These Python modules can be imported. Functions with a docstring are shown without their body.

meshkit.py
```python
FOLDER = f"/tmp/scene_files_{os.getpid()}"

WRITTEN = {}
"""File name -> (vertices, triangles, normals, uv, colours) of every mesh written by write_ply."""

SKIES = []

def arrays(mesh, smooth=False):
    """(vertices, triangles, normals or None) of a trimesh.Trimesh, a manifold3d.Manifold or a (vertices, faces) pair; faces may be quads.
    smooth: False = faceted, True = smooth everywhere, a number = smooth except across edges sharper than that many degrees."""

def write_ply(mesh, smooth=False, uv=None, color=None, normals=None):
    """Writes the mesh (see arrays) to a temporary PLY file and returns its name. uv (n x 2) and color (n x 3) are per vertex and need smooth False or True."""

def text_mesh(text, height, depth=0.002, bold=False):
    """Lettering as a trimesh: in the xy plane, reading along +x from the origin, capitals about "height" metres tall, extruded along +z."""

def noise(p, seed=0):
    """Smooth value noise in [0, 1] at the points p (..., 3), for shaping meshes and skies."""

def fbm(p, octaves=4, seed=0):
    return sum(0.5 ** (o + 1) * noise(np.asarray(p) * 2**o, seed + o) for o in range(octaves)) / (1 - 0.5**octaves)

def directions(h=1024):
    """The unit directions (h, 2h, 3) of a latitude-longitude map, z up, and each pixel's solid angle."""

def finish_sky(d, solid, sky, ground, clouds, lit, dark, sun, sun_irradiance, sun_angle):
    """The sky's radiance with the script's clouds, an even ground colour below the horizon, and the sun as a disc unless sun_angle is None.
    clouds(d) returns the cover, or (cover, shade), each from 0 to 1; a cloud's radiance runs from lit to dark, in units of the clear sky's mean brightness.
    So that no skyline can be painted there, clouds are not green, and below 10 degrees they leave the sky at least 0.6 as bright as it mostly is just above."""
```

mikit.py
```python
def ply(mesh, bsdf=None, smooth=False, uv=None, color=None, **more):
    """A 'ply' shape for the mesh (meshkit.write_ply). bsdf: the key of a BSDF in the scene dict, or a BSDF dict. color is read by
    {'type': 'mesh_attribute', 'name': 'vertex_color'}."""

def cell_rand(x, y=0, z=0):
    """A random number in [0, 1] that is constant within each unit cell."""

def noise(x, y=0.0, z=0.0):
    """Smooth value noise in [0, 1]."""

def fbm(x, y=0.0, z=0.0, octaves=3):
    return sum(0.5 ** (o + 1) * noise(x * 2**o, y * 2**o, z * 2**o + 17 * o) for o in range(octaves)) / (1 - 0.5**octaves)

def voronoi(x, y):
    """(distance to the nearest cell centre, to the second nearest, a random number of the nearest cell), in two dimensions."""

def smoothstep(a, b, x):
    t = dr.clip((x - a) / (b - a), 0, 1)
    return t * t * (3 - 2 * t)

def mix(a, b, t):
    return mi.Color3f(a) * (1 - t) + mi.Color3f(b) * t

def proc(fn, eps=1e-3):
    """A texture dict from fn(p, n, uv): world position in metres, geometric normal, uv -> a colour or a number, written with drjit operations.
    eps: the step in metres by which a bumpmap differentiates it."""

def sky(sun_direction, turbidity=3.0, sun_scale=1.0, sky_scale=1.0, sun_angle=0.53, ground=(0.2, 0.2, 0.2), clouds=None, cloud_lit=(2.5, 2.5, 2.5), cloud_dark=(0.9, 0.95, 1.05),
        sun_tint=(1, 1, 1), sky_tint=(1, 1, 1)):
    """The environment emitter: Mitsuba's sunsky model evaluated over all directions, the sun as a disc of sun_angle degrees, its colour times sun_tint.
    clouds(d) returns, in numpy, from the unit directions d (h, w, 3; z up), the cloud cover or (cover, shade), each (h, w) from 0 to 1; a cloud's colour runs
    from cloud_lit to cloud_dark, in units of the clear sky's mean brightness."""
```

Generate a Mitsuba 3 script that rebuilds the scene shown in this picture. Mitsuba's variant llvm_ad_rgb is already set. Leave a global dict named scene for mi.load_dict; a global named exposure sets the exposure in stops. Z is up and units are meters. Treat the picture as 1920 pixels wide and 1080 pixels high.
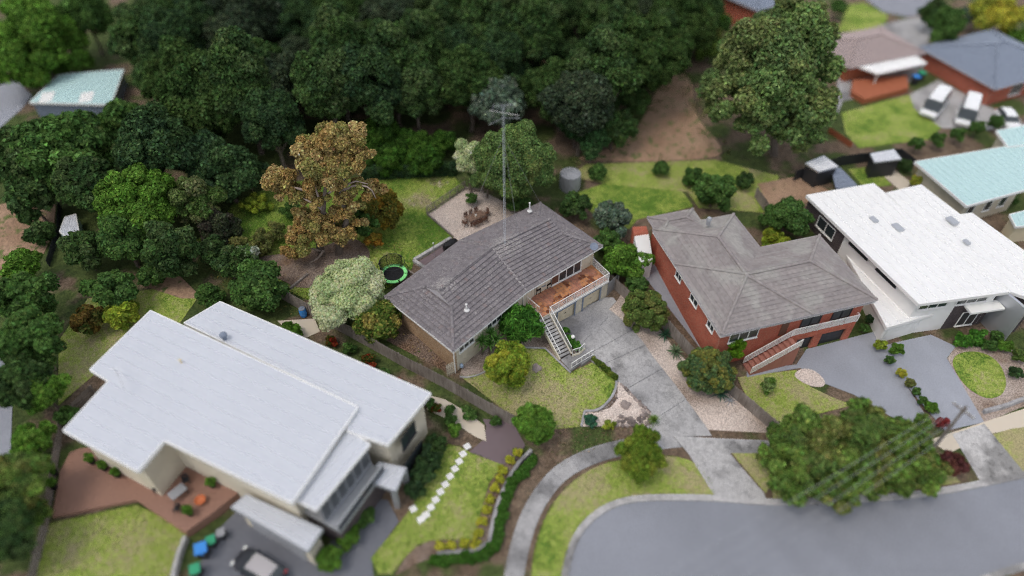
import math, random, numpy as np, trimesh, mitsuba as mi, drjit as dr, mikit
from scipy.interpolate import RBFInterpolator, RegularGridInterpolator
from scipy.spatial import Delaunay
from shapely.geometry import Polygon, LineString, Point, MultiPolygon
from shapely import contains_xy
from mikit import noise, fbm, voronoi, smoothstep, mix
T = mi.ScalarTransform4f
rng = np.random.default_rng(7)
scene, labels = {}, {}

# ---------------------------------------------------------------- camera, sky, exposure
FOC, PITCH, CAMH = 1300.0, math.radians(45.3), 51.5          # focal length in pixels of a 1920 wide picture
FW = np.array([0, math.cos(PITCH), -math.sin(PITCH)])
UP = np.array([0, math.sin(PITCH), math.cos(PITCH)])
EYE = np.array([0, 0, CAMH])
scene['camera'] = {'type': 'thinlens', 'fov': math.degrees(2 * math.atan(960 / FOC)), 'fov_axis': 'x', 'aperture_radius': 0.78, 'focus_distance': 67.0,
                   'near_clip': 1.0, 'far_clip': 600.0, 'to_world': T().look_at(origin=EYE.tolist(), target=(EYE + FW).tolist(), up=UP.tolist())}
scene['sky'] = mikit.sky([-0.35, -0.25, 0.9], turbidity=4, sun_scale=0.42, sun_angle=24, clouds=lambda d: 1.0, cloud_lit=(2.5, 2.62, 2.92), sun_tint=(.90, .97, 1.10))
exposure = 1.35

# ---------------------------------------------------------------- helpers: placing
def U(px, py, z):
    """The point at height z seen at a pixel of the 1920 x 1080 picture."""
    d = FW * FOC + np.array([px - 960.0, 0, 0]) + UP * (540 - py)
    return EYE + d * ((z - CAMH) / d[2])
CTRL = [(1100,1070,-1.1),(1500,1000,-1.2),(1900,950,-1.2),(1400,930,-1.1),(1280,880,-.9),(1300,805,-.5),(1150,805,-.5),(1000,806,-.35),(960,775,-.2),(1480,812,-.6),
 (1046,606,0),(1130,566,0),(1200,640,-.1),(1150,690,-.2),(1100,668,-.1),(1090,690,.1),(1000,700,.35),(905,725,.7),(880,712,1.0),(860,702,1.2),(960,640,.9),(800,650,1.7),(700,600,1.9),
 (740,510,2),(600,450,2.2),(900,400,2.1),(800,370,2.3),(850,430,2.05),(450,450,2.3),(400,400,2.4),(640,330,2.6),(850,330,2.6),(1010,385,1.9),(1120,480,.9),(1160,552,.1),(1250,640,-.1),(1370,735,-.4),
 (860,920,-.9),(700,1060,-1.1),(960,1000,-1.1),(470,1050,-1.0),(300,930,0),(200,1060,0),(880,790,-.4),(760,700,.6),(600,620,1.3),(400,560,1.7),(250,600,1.4),(50,450,2),(50,800,.8),(100,1000,.2),
 (1600,700,-.6),(1540,650,-.2),(1620,640,-.2),(1400,690,-.2),(1320,620,.1),(1230,480,1),(1700,780,-.8),(1720,640,-.3),(1900,640,-.4),(1300,380,1.8),(1100,350,2.2),(1650,230,2.4),(1500,330,2.2),(1850,300,2),
 (1075,585,0),(1100,570,0),(1060,560,0),(1100,535,.1),(1130,520,.2),(1030,585,.3),(1000,560,.6),(1040,610,0),(1060,640,-.05),(1250,230,2.5),(700,100,2.5),(300,100,2.5),(1000,0,2.5),(1680,10,2.5),(100,100,2.5),(0,200,2.4),(1900,0,2.5),(300,-100,2.5),(1700,-100,2.5),(0,1200,0),(900,1200,-1.1),(1900,1200,-1.2)]
cw = np.array([U(*c) for c in CTRL])
GX, GY = np.arange(-170, 171, 1.25), np.arange(-10, 230, 1.25)
gx, gy = np.meshgrid(GX, GY, indexing='ij')
gz = RBFInterpolator(cw[:, :2], cw[:, 2], kernel='linear', smoothing=.02)(np.c_[gx.ravel(), gy.ravel()]).reshape(gx.shape).clip(-1.6, 3)
from scipy.ndimage import gaussian_filter
gz = gaussian_filter(gz, .6)
_H = RegularGridInterpolator((GX, GY), gz, bounds_error=False, fill_value=None)
def hz(x, y): return float(_H([[np.clip(x, -169, 168), np.clip(y, -9, 227)]])[0])
def W(px, py, off=0.0):
    """The point at height off above the terrain seen at a pixel."""
    z = 1.0
    for _ in range(14):
        p = U(px, py, z + off); z = .3 * z + .7 * hz(p[0], p[1])
    return U(px, py, z + off)
def W2(pts, off=0.0): return np.array([W(*p, off)[:2] for p in pts])
def g3(x, y, off=0.0): return np.array([x, y, hz(x, y) + off])
def dist(p): return float((p - EYE) @ FW)

# ---------------------------------------------------------------- helpers: naming
def number(k):
    if k not in scene and k not in labels and k not in taken: taken.add(k); return k
    i = 1
    while f'{k}_{i:03d}' in taken: i += 1
    k = f'{k}_{i:03d}'; taken.add(k); return k
taken = set()
def say(k, label=None, cat=None, group=None, kind=None):
    e = {a: b for a, b in (('label', label), ('category', cat), ('group', group), ('kind', kind)) if b}
    if e: labels[k] = {**labels.get(k, {}), **e}
def thing(name, label, cat, group=None):
    k = number(name); say(k, label, cat, group); return k
def add(name, mesh, mat, parent=None, label=None, cat=None, group=None, kind=None, **more):
    k = number(parent + '__' + name if parent else name)
    if isinstance(mesh, list): mesh = cat_(mesh)
    scene[k] = mikit.ply(mesh, mat, **more); say(k, label, cat, group, kind); return k

# ---------------------------------------------------------------- helpers: meshes, (vertices, triangles)
def cat_(ms):
    vs, fs, n = [], [], 0
    for v, f in ms:
        vs.append(v); fs.append(np.asarray(f) + n); n += len(v)
    return np.vstack(vs), np.vstack(fs)
BV = np.array([[x, y, z] for x in (-.5, .5) for y in (-.5, .5) for z in (-.5, .5)])
BF = np.array([[0,1,3],[0,3,2],[4,6,7],[4,7,5],[0,4,5],[0,5,1],[2,3,7],[2,7,6],[0,2,6],[0,6,4],[1,5,7],[1,7,3]])
def box(c, s, rz=0.0):
    v = BV * np.asarray(s, float); a, b = math.cos(rz), math.sin(rz)
    return np.c_[v[:, 0] * a - v[:, 1] * b, v[:, 0] * b + v[:, 1] * a, v[:, 2]] + np.asarray(c, float), BF
def bar(p0, p1, w, h):
    """A box from p0 to p1, w wide across, h high."""
    p0, p1 = np.asarray(p0, float), np.asarray(p1, float); t = p1 - p0; L = np.linalg.norm(t); t /= L
    s = np.cross(t, [0, 0, 1.0]) if abs(t[2]) < .99 else np.array([1.0, 0, 0]); s /= np.linalg.norm(s); u = np.cross(s, t)
    return (p0 + p1) / 2 + BV[:, :1] * t * L + BV[:, 1:2] * s * w + BV[:, 2:] * u * h, BF
def tube(p, r, n=7):
    p = np.asarray(p, float); r = np.broadcast_to(r, (len(p),))
    t = np.gradient(p, axis=0); t /= np.linalg.norm(t, axis=1, keepdims=True) + 1e-12
    a = np.cross(t, np.where(np.abs(t[:, 2:]) < .9, [0, 0, 1.0], [1.0, 0, 0])); a /= np.linalg.norm(a, axis=1, keepdims=True) + 1e-12
    b = np.cross(t, a); g = np.arange(n) * 2 * np.pi / n
    v = p[:, None] + r[:, None, None] * (np.cos(g)[None, :, None] * a[:, None] + np.sin(g)[None, :, None] * b[:, None])
    i, j = np.meshgrid(np.arange(len(p) - 1), np.arange(n), indexing='ij')
    q = np.stack([i * n + j, i * n + (j + 1) % n, (i + 1) * n + (j + 1) % n, (i + 1) * n + j], -1).reshape(-1, 4)
    v = np.vstack([v.reshape(-1, 3), p[:1], p[-1:]]); N = len(p) * n
    j = np.arange(n)
    return v, np.vstack([q[:, [0, 1, 2]], q[:, [0, 2, 3]], np.c_[(j + 1) % n, j, j * 0 + N], np.c_[N - n + j, N - n + (j + 1) % n, j * 0 + N + 1]])
def lathe(prof, c, n=16):
    """prof: (radius, height) pairs, bottom to top."""
    g = np.arange(n) * 2 * np.pi / n; pr = np.asarray(prof, float)
    v = np.concatenate([np.c_[r * np.cos(g), r * np.sin(g), np.full(n, z)] for r, z in pr]); m = len(pr)
    i, j = np.meshgrid(np.arange(m - 1), np.arange(n), indexing='ij')
    q = np.stack([i * n + j, i * n + (j + 1) % n, (i + 1) * n + (j + 1) % n, (i + 1) * n + j], -1).reshape(-1, 4)
    return v + np.asarray(c, float), np.vstack([q[:, [0, 1, 2]], q[:, [0, 2, 3]]])
def prism(poly, z0, z1, holes=()):
    m = trimesh.creation.extrude_polygon(Polygon(poly, holes), z1 - z0, engine='earcut')
    return np.array(m.vertices) + [0, 0, z0], np.array(m.faces)
def quad(a, b, c, d): return np.array([a, b, c, d], float), np.array([[0, 1, 2], [0, 2, 3]])
def rock(c, r, seed, flat=.7):
    m = trimesh.creation.icosphere(subdivisions=1); v = np.array(m.vertices); q = np.random.default_rng(seed)
    v *= (.75 + .5 * q.random((len(v), 1))); v *= np.asarray(r if np.ndim(r) else [r, r * .8, r * flat]); a = q.random() * 6.3
    v = np.c_[v[:, 0] * math.cos(a) - v[:, 1] * math.sin(a), v[:, 0] * math.sin(a) + v[:, 1] * math.cos(a), v[:, 2]]
    return v + np.asarray(c, float), np.array(m.faces)
def chaikin(p, n=2, closed=True):
    p = np.asarray(p, float)
    for _ in range(n):
        q = np.roll(p, -1, 0) if closed else p[1:]; a = p if closed else p[:-1]
        r = np.empty((2 * len(a), p.shape[1])); r[0::2] = a * .75 + q * .25; r[1::2] = a * .25 + q * .75
        p = r if closed else np.vstack([p[:1], r, p[-1:]])
    return p
def drape(poly, off, step=1.0, skirt=0.25):
    """A sheet that follows the terrain, from a shapely polygon, with a skirt down into the ground."""
    vs, fs, n = [], [], 0
    for g in getattr(poly, 'geoms', [poly]):
        if g.area < .02: continue
        rings = [np.array(r.segmentize(step).coords)[:-1] for r in [g.exterior, *g.interiors]]
        x0, y0, x1, y1 = g.bounds; ix, iy = np.meshgrid(np.arange(x0, x1, step), np.arange(y0, y1, step)); pts = np.c_[ix.ravel(), iy.ravel()]
        pts = pts[contains_xy(g.buffer(-step * .35), pts[:, 0], pts[:, 1])] if len(pts) else pts
        P = np.vstack(rings + [pts]); t = Delaunay(P).simplices; c = P[t].mean(1)
        t = t[contains_xy(g, c[:, 0], c[:, 1])]
        ar = np.cross(P[t[:, 1]] - P[t[:, 0]], P[t[:, 2]] - P[t[:, 0]]); t[ar < 0] = t[ar < 0][:, ::-1]
        z = _H(np.c_[P[:, 0].clip(-169, 168), P[:, 1].clip(-9, 227)]) + off
        V = [np.c_[P, z]]; F = [t]; b = len(P); k = 0
        for r in rings:
            m = len(r); V.append(np.c_[r, z[k:k + m] - skirt]); j = np.arange(m)
            F += [np.c_[k + j, b + (j + 1) % m, k + (j + 1) % m], np.c_[k + j, b + j, b + (j + 1) % m]]; k += m; b += m
        V = np.vstack(V); vs.append(V); fs.append(np.vstack(F) + n); n += len(V)
    return np.vstack(vs), np.vstack(fs)
def sheet(name, poly, mat, off, tone=None, label=None, kind='structure', parent=None, step=1.0, smooth=0, skirt=.25, cat=None, group=None):
    if not hasattr(poly, 'area'):
        poly = np.asarray(poly, float); poly = Polygon(chaikin(poly, smooth) if smooth else poly).buffer(0)
    m = drape(poly, off, step, skirt)
    uv = None if tone is None else (np.c_[[tone(p) for p in m[0]], m[0][:, 0] * 0] if callable(tone) else np.tile([tone, 0.], (len(m[0]), 1)))
    return add(name, m, mat, parent, label=label, kind=kind if not parent else None, cat=cat, group=group, smooth=False, uv=uv)

# ---------------------------------------------------------------- materials
def pr(name, col, rough=.7, **k):
    c = col if isinstance(col, dict) else {'type': 'rgb', 'value': list(col)}
    scene[name] = {'type': 'twosided', 'bsdf': {'type': 'principled', 'base_color': c, 'roughness': rough, 'specular': k.pop('specular', .3), **k}}
    return name
def f_grass(p, n, uv):
    a, b, c = fbm(p.x * .45, p.y * .45, 3), noise(p.x * 3.1, p.y * 3.1, 5), noise(p.x * 11, p.y * 11, p.z * 3)
    t = dr.clip(uv.x + .04 + (a - .5) * 1.0 + (b - .5) * .4 + (c - .5) * .7, 0, 1)
    k = mix(mix((.085, .165, .022), (.265, .335, .065), dr.clip(t * 2, 0, 1)), (.34, .30, .16), dr.clip(t * 2 - 1, 0, 1))
    return k * (.62 + .8 * noise(p.x * 17, p.y * 17, 9))
def f_concrete(p, n, uv):
    a, b, c = fbm(p.x * .35, p.y * .35, 1, 4), fbm(p.x * 2.2, p.y * 2.2, 2, 3), noise(p.x * 19, p.y * 19, 4)
    st = smoothstep(.45, .68, a) * .5 + smoothstep(.5, .8, b) * .22
    return mix((.52, .51, .50), (.085, .09, .115), uv.x) * (1 - st * (1 - uv.x * .6)) * (.7 + .35 * c + .25 * noise(p.x * 7, p.y * 7, 1))
def f_asphalt(p, n, uv):
    a, b = fbm(p.x * .12, p.y * .12, 5), noise(p.x * 1.1, p.y * 1.1, 3); c = noise(p.x * 21, p.y * 21, 4); s = noise(p.x * .5 + p.y * .35, p.y * .06 - p.x * .05, 8)
    return mix((.38, .40, .45), (.115, .12, .14), uv.x) * (.86 + .22 * a + .06 * b + .1 * (s - .5)) * (.9 + .2 * c)
def f_gravel(p, n, uv):
    d, e, w = voronoi(p.x * 12, p.y * 12)
    a = fbm(p.x * .6, p.y * .6, 2)
    pale = mix((.52, .42, .36), (.84, .74, .67), w) * (.75 + .5 * a)
    mulch = mix((.06, .035, .022), (.23, .15, .10), w) * (.6 + .8 * a)
    return mix(pale, mulch, dr.clip(uv.x + (a - .5) * uv.x * (1 - uv.x) * 4, 0, 1)) * (1 - .3 * smoothstep(.35, .6, d))
def f_soil(p, n, uv):
    a, b, c = fbm(p.x * .3, p.y * .3, 8, 4), fbm(p.x * 1.7, p.y * 1.7, 3), noise(p.x * 9, p.y * 9, 2)
    k = mix(mix((.10, .068, .045), (.20, .15, .11), b), mix((.035, .055, .018), (.09, .12, .035), b), smoothstep(.42, .6, a + uv.x))
    return k * (.6 + .8 * c)
def f_dirt(p, n, uv):
    a, b, c = fbm(p.x * .35, p.y * .35, 4), fbm(p.x * 1.6, p.y * 1.6, 7), noise(p.x * 8, p.y * 8, 2)
    return mix(mix((.25, .15, .095), (.42, .29, .20), a), (.12, .15, .05), smoothstep(.52, .7, b + (uv.x - .5) * .5)) * (.75 + .5 * c)
def f_tile(p, n, uv):
    w = uv.x; a, b = fbm(p.x * .9, p.y * .9, 6), fbm(p.x * 11, p.y * 11, p.z * 11, 2)
    lich = smoothstep(.60, .78, b) * smoothstep(.25, .7, a)
    c = mix((.150, .136, .145), (.212, .193, .205), w); c = mix(c, (.18, .12, .11), smoothstep(.93, 1, w) * .5)
    st = smoothstep(2.2, .2, dr.sqrt(dr.square(p.x + .6) + dr.square(p.y - 50.2))) + smoothstep(1.6, .2, dr.sqrt(dr.square(p.x + 6.2) + dr.square(p.y - 44.6)))
    lich = dr.minimum(lich + st * smoothstep(.4, .6, b) * 1.2, 1.5)
    return mix(c, (.42, .40, .38), lich * .55 + uv.y * smoothstep(.3, .6, b) * .8)
def f_tile2(p, n, uv):
    a, b = fbm(p.x * .5, p.y * .5, 6), noise(p.x * 4, p.y * 4, p.z * 4)
    return mix(mix((.245, .222, .218), (.290, .262, .255), uv.x), (.35, .345, .32), smoothstep(.45, .75, a) * .6) * (.85 + .3 * b)
def brickf(c1, c2, mortar):
    def f(p, n, uv):
        r = dr.floor(uv.y / .086); x = uv.x / .24 + .5 * (r - 2 * dr.floor(r / 2)); fx, fy = x - dr.floor(x), uv.y / .086 - r
        m = dr.maximum(smoothstep(.43, .47, dr.abs(fx - .5)), smoothstep(.38, .44, dr.abs(fy - .5)))
        return mix(mix(c1, c2, mikit.cell_rand(dr.floor(x), r)), mortar, m) * (.8 + .4 * fbm(uv.x * .7, uv.y * .7, 1))
    return mikit.proc(f)
def f_wood(p, n, uv):
    s = noise(p.x * 9, p.y * 9, p.z * .8); a = noise(p.x * 1.3, p.y * 1.3, p.z)
    return mix((.12, .10, .085), (.30, .265, .24), dr.clip(.65 * s + .5 * a, 0, 1))
def f_terra(p, n, uv):
    w = uv.x; a = noise(p.x * 1.1, p.y * 1.1, 3)
    return mix(mix((.17, .06, .03), (.52, .24, .11), smoothstep(.15, .6, w)), (.43, .20, .14), smoothstep(.45, .65, a) * .8) * (.85 + .3 * noise(p.x * 8, p.y * 8))
def f_render(p, n, uv):
    a = fbm(p.x * .8, p.y * .8, p.z * .5); b = noise(p.x * 5, p.y * 5, p.z * 5)
    return mi.Color3f(.60, .55, .44) * (.8 + .3 * a + .08 * b)
def f_roofmetal(p, n, uv):
    a = fbm(p.x * .25, p.y * .25, 2); b = noise(p.x * 2.5, p.y * 2.5)
    return mi.Color3f(1, 1, 1) * (.97 + .05 * a) * mix((.55, .575, .625), (.80, .80, .79), uv.x)
def f_rock(p, n, uv):
    return mix((.055, .045, .045), (.44, .37, .34), dr.clip(.65 * uv.x + .5 * fbm(p.x * 3, p.y * 3, p.z * 5) - .08, 0, 1))
def f_bark(p, n, uv):
    return mix((.07, .055, .045), (.24, .20, .17), fbm(p.x * 5, p.y * 5, p.z * 1.5))
for nm, fn, ro in (('grass_mat', f_grass, .95), ('concrete_mat', f_concrete, .85), ('gravel_mat', f_gravel, .95), ('asphalt_mat', f_asphalt, .8), ('soil_mat', f_soil, .95), ('dirt_mat', f_dirt, .95), ('tile_mat', f_tile, .8), ('tile_pale_mat', f_tile2, .8), ('wood_grey_mat', f_wood, .9),
                   ('terracotta_mat', f_terra, .6), ('render_mat', f_render, .85), ('roof_metal_mat', f_roofmetal, .45), ('rock_mat', f_rock, .9), ('bark_mat', f_bark, .95)):
    pr(nm, mikit.proc(fn), ro, specular=.2)
pr('brick_red_mat', brickf((.36, .075, .042), (.46, .12, .07), (.38, .22, .17)), .9, specular=.1)
pr('brick_brown_mat', brickf((.30, .18, .10), (.44, .29, .17), (.42, .34, .25)), .9, specular=.1)
pr('brick_dark_mat', brickf((.05, .04, .045), (.10, .08, .08), (.12, .11, .11)), .9, specular=.1)
pr('white_mat', (.78, .78, .76), .5); pr('cream_mat', (.66, .58, .42), .5); pr('dark_metal_mat', (.03, .032, .036), .4); pr('black_mat', (.012, .012, .014), .5)
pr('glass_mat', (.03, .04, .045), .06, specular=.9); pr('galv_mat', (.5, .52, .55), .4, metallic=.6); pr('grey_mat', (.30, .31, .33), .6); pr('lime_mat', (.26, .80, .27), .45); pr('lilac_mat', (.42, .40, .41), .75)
pr('teak_mat', (.135, .068, .047), .55); pr('blue_mat', (.05, .26, .70), .4); pr('green_mat', (.04, .33, .17), .4); pr('teal_roof_mat', (.44, .62, .62), .45); pr('slate_mat', (.19, .225, .29), .5); pr('deck_mat', (.31, .175, .13), .6); pr('table_mat', (.21, .135, .10), .55)
pr('red_mat', (.45, .05, .05), .5); pr('orange_mat', (.55, .17, .07), .5); pr('car_dark_mat', (.02, .022, .03), .25, clearcoat=1.0); pr('car_white_mat', (.78, .79, .8), .3, clearcoat=.6); pr('cream_paving_mat', (.60, .53, .43), .8); pr('purple_paving_mat', (.17, .13, .14), .85)
pr('paint_blue_mat', (.35, .45, .60), .5)
pr('pink_tile_mat', (.34, .275, .265), .8); pr('brick_pale_mat', (.34, .15, .115), .85)
pr('orange_brick_mat', (.34, .11, .055), .85)
scene['leaf_mat'] = {'type': 'principledthin', 'base_color': {'type': 'mesh_attribute', 'name': 'vertex_color'}, 'roughness': .55, 'diff_trans': .55, 'spec_trans': 0.0, 'eta': 1.4}

# ---------------------------------------------------------------- the ground
gi = np.arange(len(GX) * len(GY)).reshape(len(GX), len(GY))
gq = np.stack([gi[:-1, :-1], gi[1:, :-1], gi[1:, 1:], gi[:-1, 1:]], -1).reshape(-1, 4)
gv = np.c_[gx.ravel(), gy.ravel(), gz.ravel()]
gt = np.where((gv[:, 1] > 66) & (gv[:, 0] < 26), .0, .0) + np.where(gv[:, 0] < -12, .1, 0)
add('ground', (gv, np.vstack([gq[:, [0, 1, 2]], gq[:, [0, 2, 3]]])), 'soil_mat', kind='structure', label='dark mulch and leaf litter ground under all the gardens', smooth=False, uv=np.c_[gt, gt * 0])

def near(*spots):
    s = [(W(px, py)[:2], r, a) for px, py, r, a in spots]
    return lambda p: sum(a * math.exp(-((p[0] - c[0]) ** 2 + (p[1] - c[1]) ** 2) / r ** 2) for c, r, a in s)
FL = [(862,705),(875,706),(900,700),(915,690),(960,652),(980,651),(1022,655),(1070,699),(1110,680),(1154,711),(1154,726),(1147,745),(1136,759),(1120,769),(1098,770),(1093,778),(1089,800),(1030,806),(972,792),(940,765)]
nr = near((985,745,2.6,.45),(1110,735,1.6,.12),(1050,770,2.2,.22),(1135,705,1.5,-.2),(1000,660,2,-.15))
sheet('front_lawn', W2(FL), 'grass_mat', .04, lambda p: .50 + nr(p), 'mown front lawn in front of the long house', step=.6)
BL = [(358,452),(400,440),(440,380),(520,345),(600,335),(700,338),(850,331),(872,354),(801,403),(850,446),(838,449),(776,490),(772,505),(745,532),(720,545),(660,560),(575,562),(450,500)]
nb = near((790,378,1.9,.75),(820,344,2.4,.5),(560,500,4,.35),(480,470,3,.25),(690,470,2.6,.3),(840,425,2,-.3),(805,410,1.6,-.3),(740,350,3,.1),(735,440,2.5,-.1))
sheet('back_lawn', W2(BL), 'grass_mat', .04, lambda p: .10 + nb(p), 'patchy back lawn between the gum tree and the gravel pad', step=.6)
LM = W2([(600,468),(655,440),(700,470),(680,510),(640,530),(560,545),(520,520),(480,520),(440,490),(500,480)])
sheet('leaf_litter', chaikin(LM, 2), 'gravel_mat', .08, .86, 'brown leaf litter under the gum tree', step=.8)
SP = [(1157,714),(1170,722),(1188,742),(1221,775),(1209,799),(1090,800),(1095,772),(1121,773),(1144,765),(1155,752),(1158,735)]
sheet('stone_bed', W2(SP), 'gravel_mat', .05, .0, 'pale pebble bed at the corner of the front lawn', step=.6)
DR = [(1036,604),(1134,558),(1150,558),(1156,566),(1142,580),(1175,607),(1205,640),(1225,670),(1265,720),(1300,767),(1327,805),(1335,818),(1222,820),(1212,800),(1221,773),(1188,742),(1154,711),(1110,680),(1098,668),(1070,650)]
dp = Polygon(W2(DR)).buffer(0)
cuts = [((1095,668),(1170,628)),((1120,688),(1215,645)),((1180,727),(1245,690)),((1235,782),(1300,740)),((1095,640),(1140,596)),((1128,615),(1170,655))]
joint = [LineString(W2(c)) for c in cuts]
joint = [LineString([np.array(l.coords[0]) * 1.25 - np.array(l.coords[1]) * .25, np.array(l.coords[1]) * 1.25 - np.array(l.coords[0]) * .25]) if i < 4 else l for i, l in enumerate(joint)]
sheet('driveway', dp, 'concrete_mat', .03, .85, 'old grey concrete driveway with stained slabs leading to two garages', step=.8)
sl = dp.buffer(-.02)
for l in joint: sl = sl.difference(l.buffer(.022))
dt = near((1075,620,1.5,.45),(1110,595,1.6,.35),(1180,620,1.6,.25),(1230,700,1.2,.15),(1150,665,1.6,-.1),(1215,745,1.5,.1))
for g in sorted(getattr(sl, 'geoms', [sl]), key=lambda g: -g.area):
    sheet('slab', g, 'concrete_mat', .07, lambda p: .27 + dt(p), parent='driveway', step=.7)
GR = [(1156,566),(1165,552),(1190,566),(1225,600),(1262,652),(1300,690),(1372,738),(1452,806),(1445,812),(1327,806),(1300,767),(1265,720),(1225,670),(1205,640),(1175,607),(1142,580)]
ng = near((1165,565,1.2,.35),(1215,640,1.6,.4),(1290,735,1.6,.4),(1440,800,1.5,.55),(1340,740,1.2,.3))
sheet('gravel_strip', W2(GR), 'gravel_mat', .045, lambda p: .08 + ng(p), 'pinkish gravel strip between driveway and paling fence', step=.6)
PG = [(802,403),(872,356),(906,361),(985,398),(1005,392),(900,480),(851,446)]
sheet('gravel_pad', W2(PG), 'gravel_mat', .05, lambda p: .10 + near((960,385,2,.35))(p), 'pale gravel pad holding the outdoor dining table', step=.7)
sheet('side_path', W2([(782,493),(846,452),(870,470),(800,510)]), 'purple_paving_mat', .05, None, 'narrow brown paved path behind the house', step=1)
sheet('garden_bed', W2([(862,705),(875,706),(900,700),(915,690),(960,652),(980,651),(1022,655),(1070,699),(1052,672),(1010,600),(985,590),(880,640)]), 'gravel_mat', .03, .55, 'brown mulch bed under the front windows', step=.8)
sheet('side_yard', W2([(745,625),(800,628),(850,690),(845,702),(700,625)]), 'gravel_mat', .03, .9, 'bare brown side yard along the brick end wall', step=1)

# street
RD = [(1060,1130),(1068,1062),(1085,1010),(1110,978),(1145,954),(1190,941),(1260,939),(1350,941),(1450,950),(1600,945),(1750,932),(1925,896),(2000,880),(2000,1035),(1925,1052),(1820,1085),(1760,1130)]
rp = Polygon(chaikin(W2(RD), 2)).buffer(0)
sheet('road', rp, 'asphalt_mat', .03, .50, 'grey asphalt cul-de-sac turning head', step=1.2)
kb = rp.buffer(.55).difference(rp.buffer(.02))
sheet('kerb', kb, 'concrete_mat', .13, .16, 'pale concrete kerb round the turning head', step=1.0)
VG = [(990,1130),(1000,1040),(1015,985),(1045,930),(1090,888),(1150,862),(1290,850),(1345,915),(1330,945),(1200,950),(1110,990),(1080,1050),(1070,1130)]
vp = Polygon(chaikin(W2(VG), 2)).difference(rp.buffer(.5))
nv = near((1040,1000,1.5,-.3),(1100,920,2,.2),(1290,900,2,.3),(1010,1050,1.5,-.35))
sheet('verge', vp, 'grass_mat', .05, lambda p: .60 + nv(p), 'dry grass verge inside the bend of the footpath', step=.8)
FP = LineString(chaikin(W2([(958,1130),(966,1060),(985,985),(1012,930),(1055,880),(1130,846),(1230,828),(1300,822)]), 2, False)).buffer(.75, cap_style=2)
XO = Polygon(W2([(1262,818),(1345,822),(1368,850),(1432,925),(1440,944),(1345,938),(1330,915),(1290,850)]))
sheet('crossover', XO, 'concrete_mat', .055, .20, 'pale concrete crossover from driveway to street', step=1)
FPd = FP.difference(XO.buffer(.03))
L = FP.centroid
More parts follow.
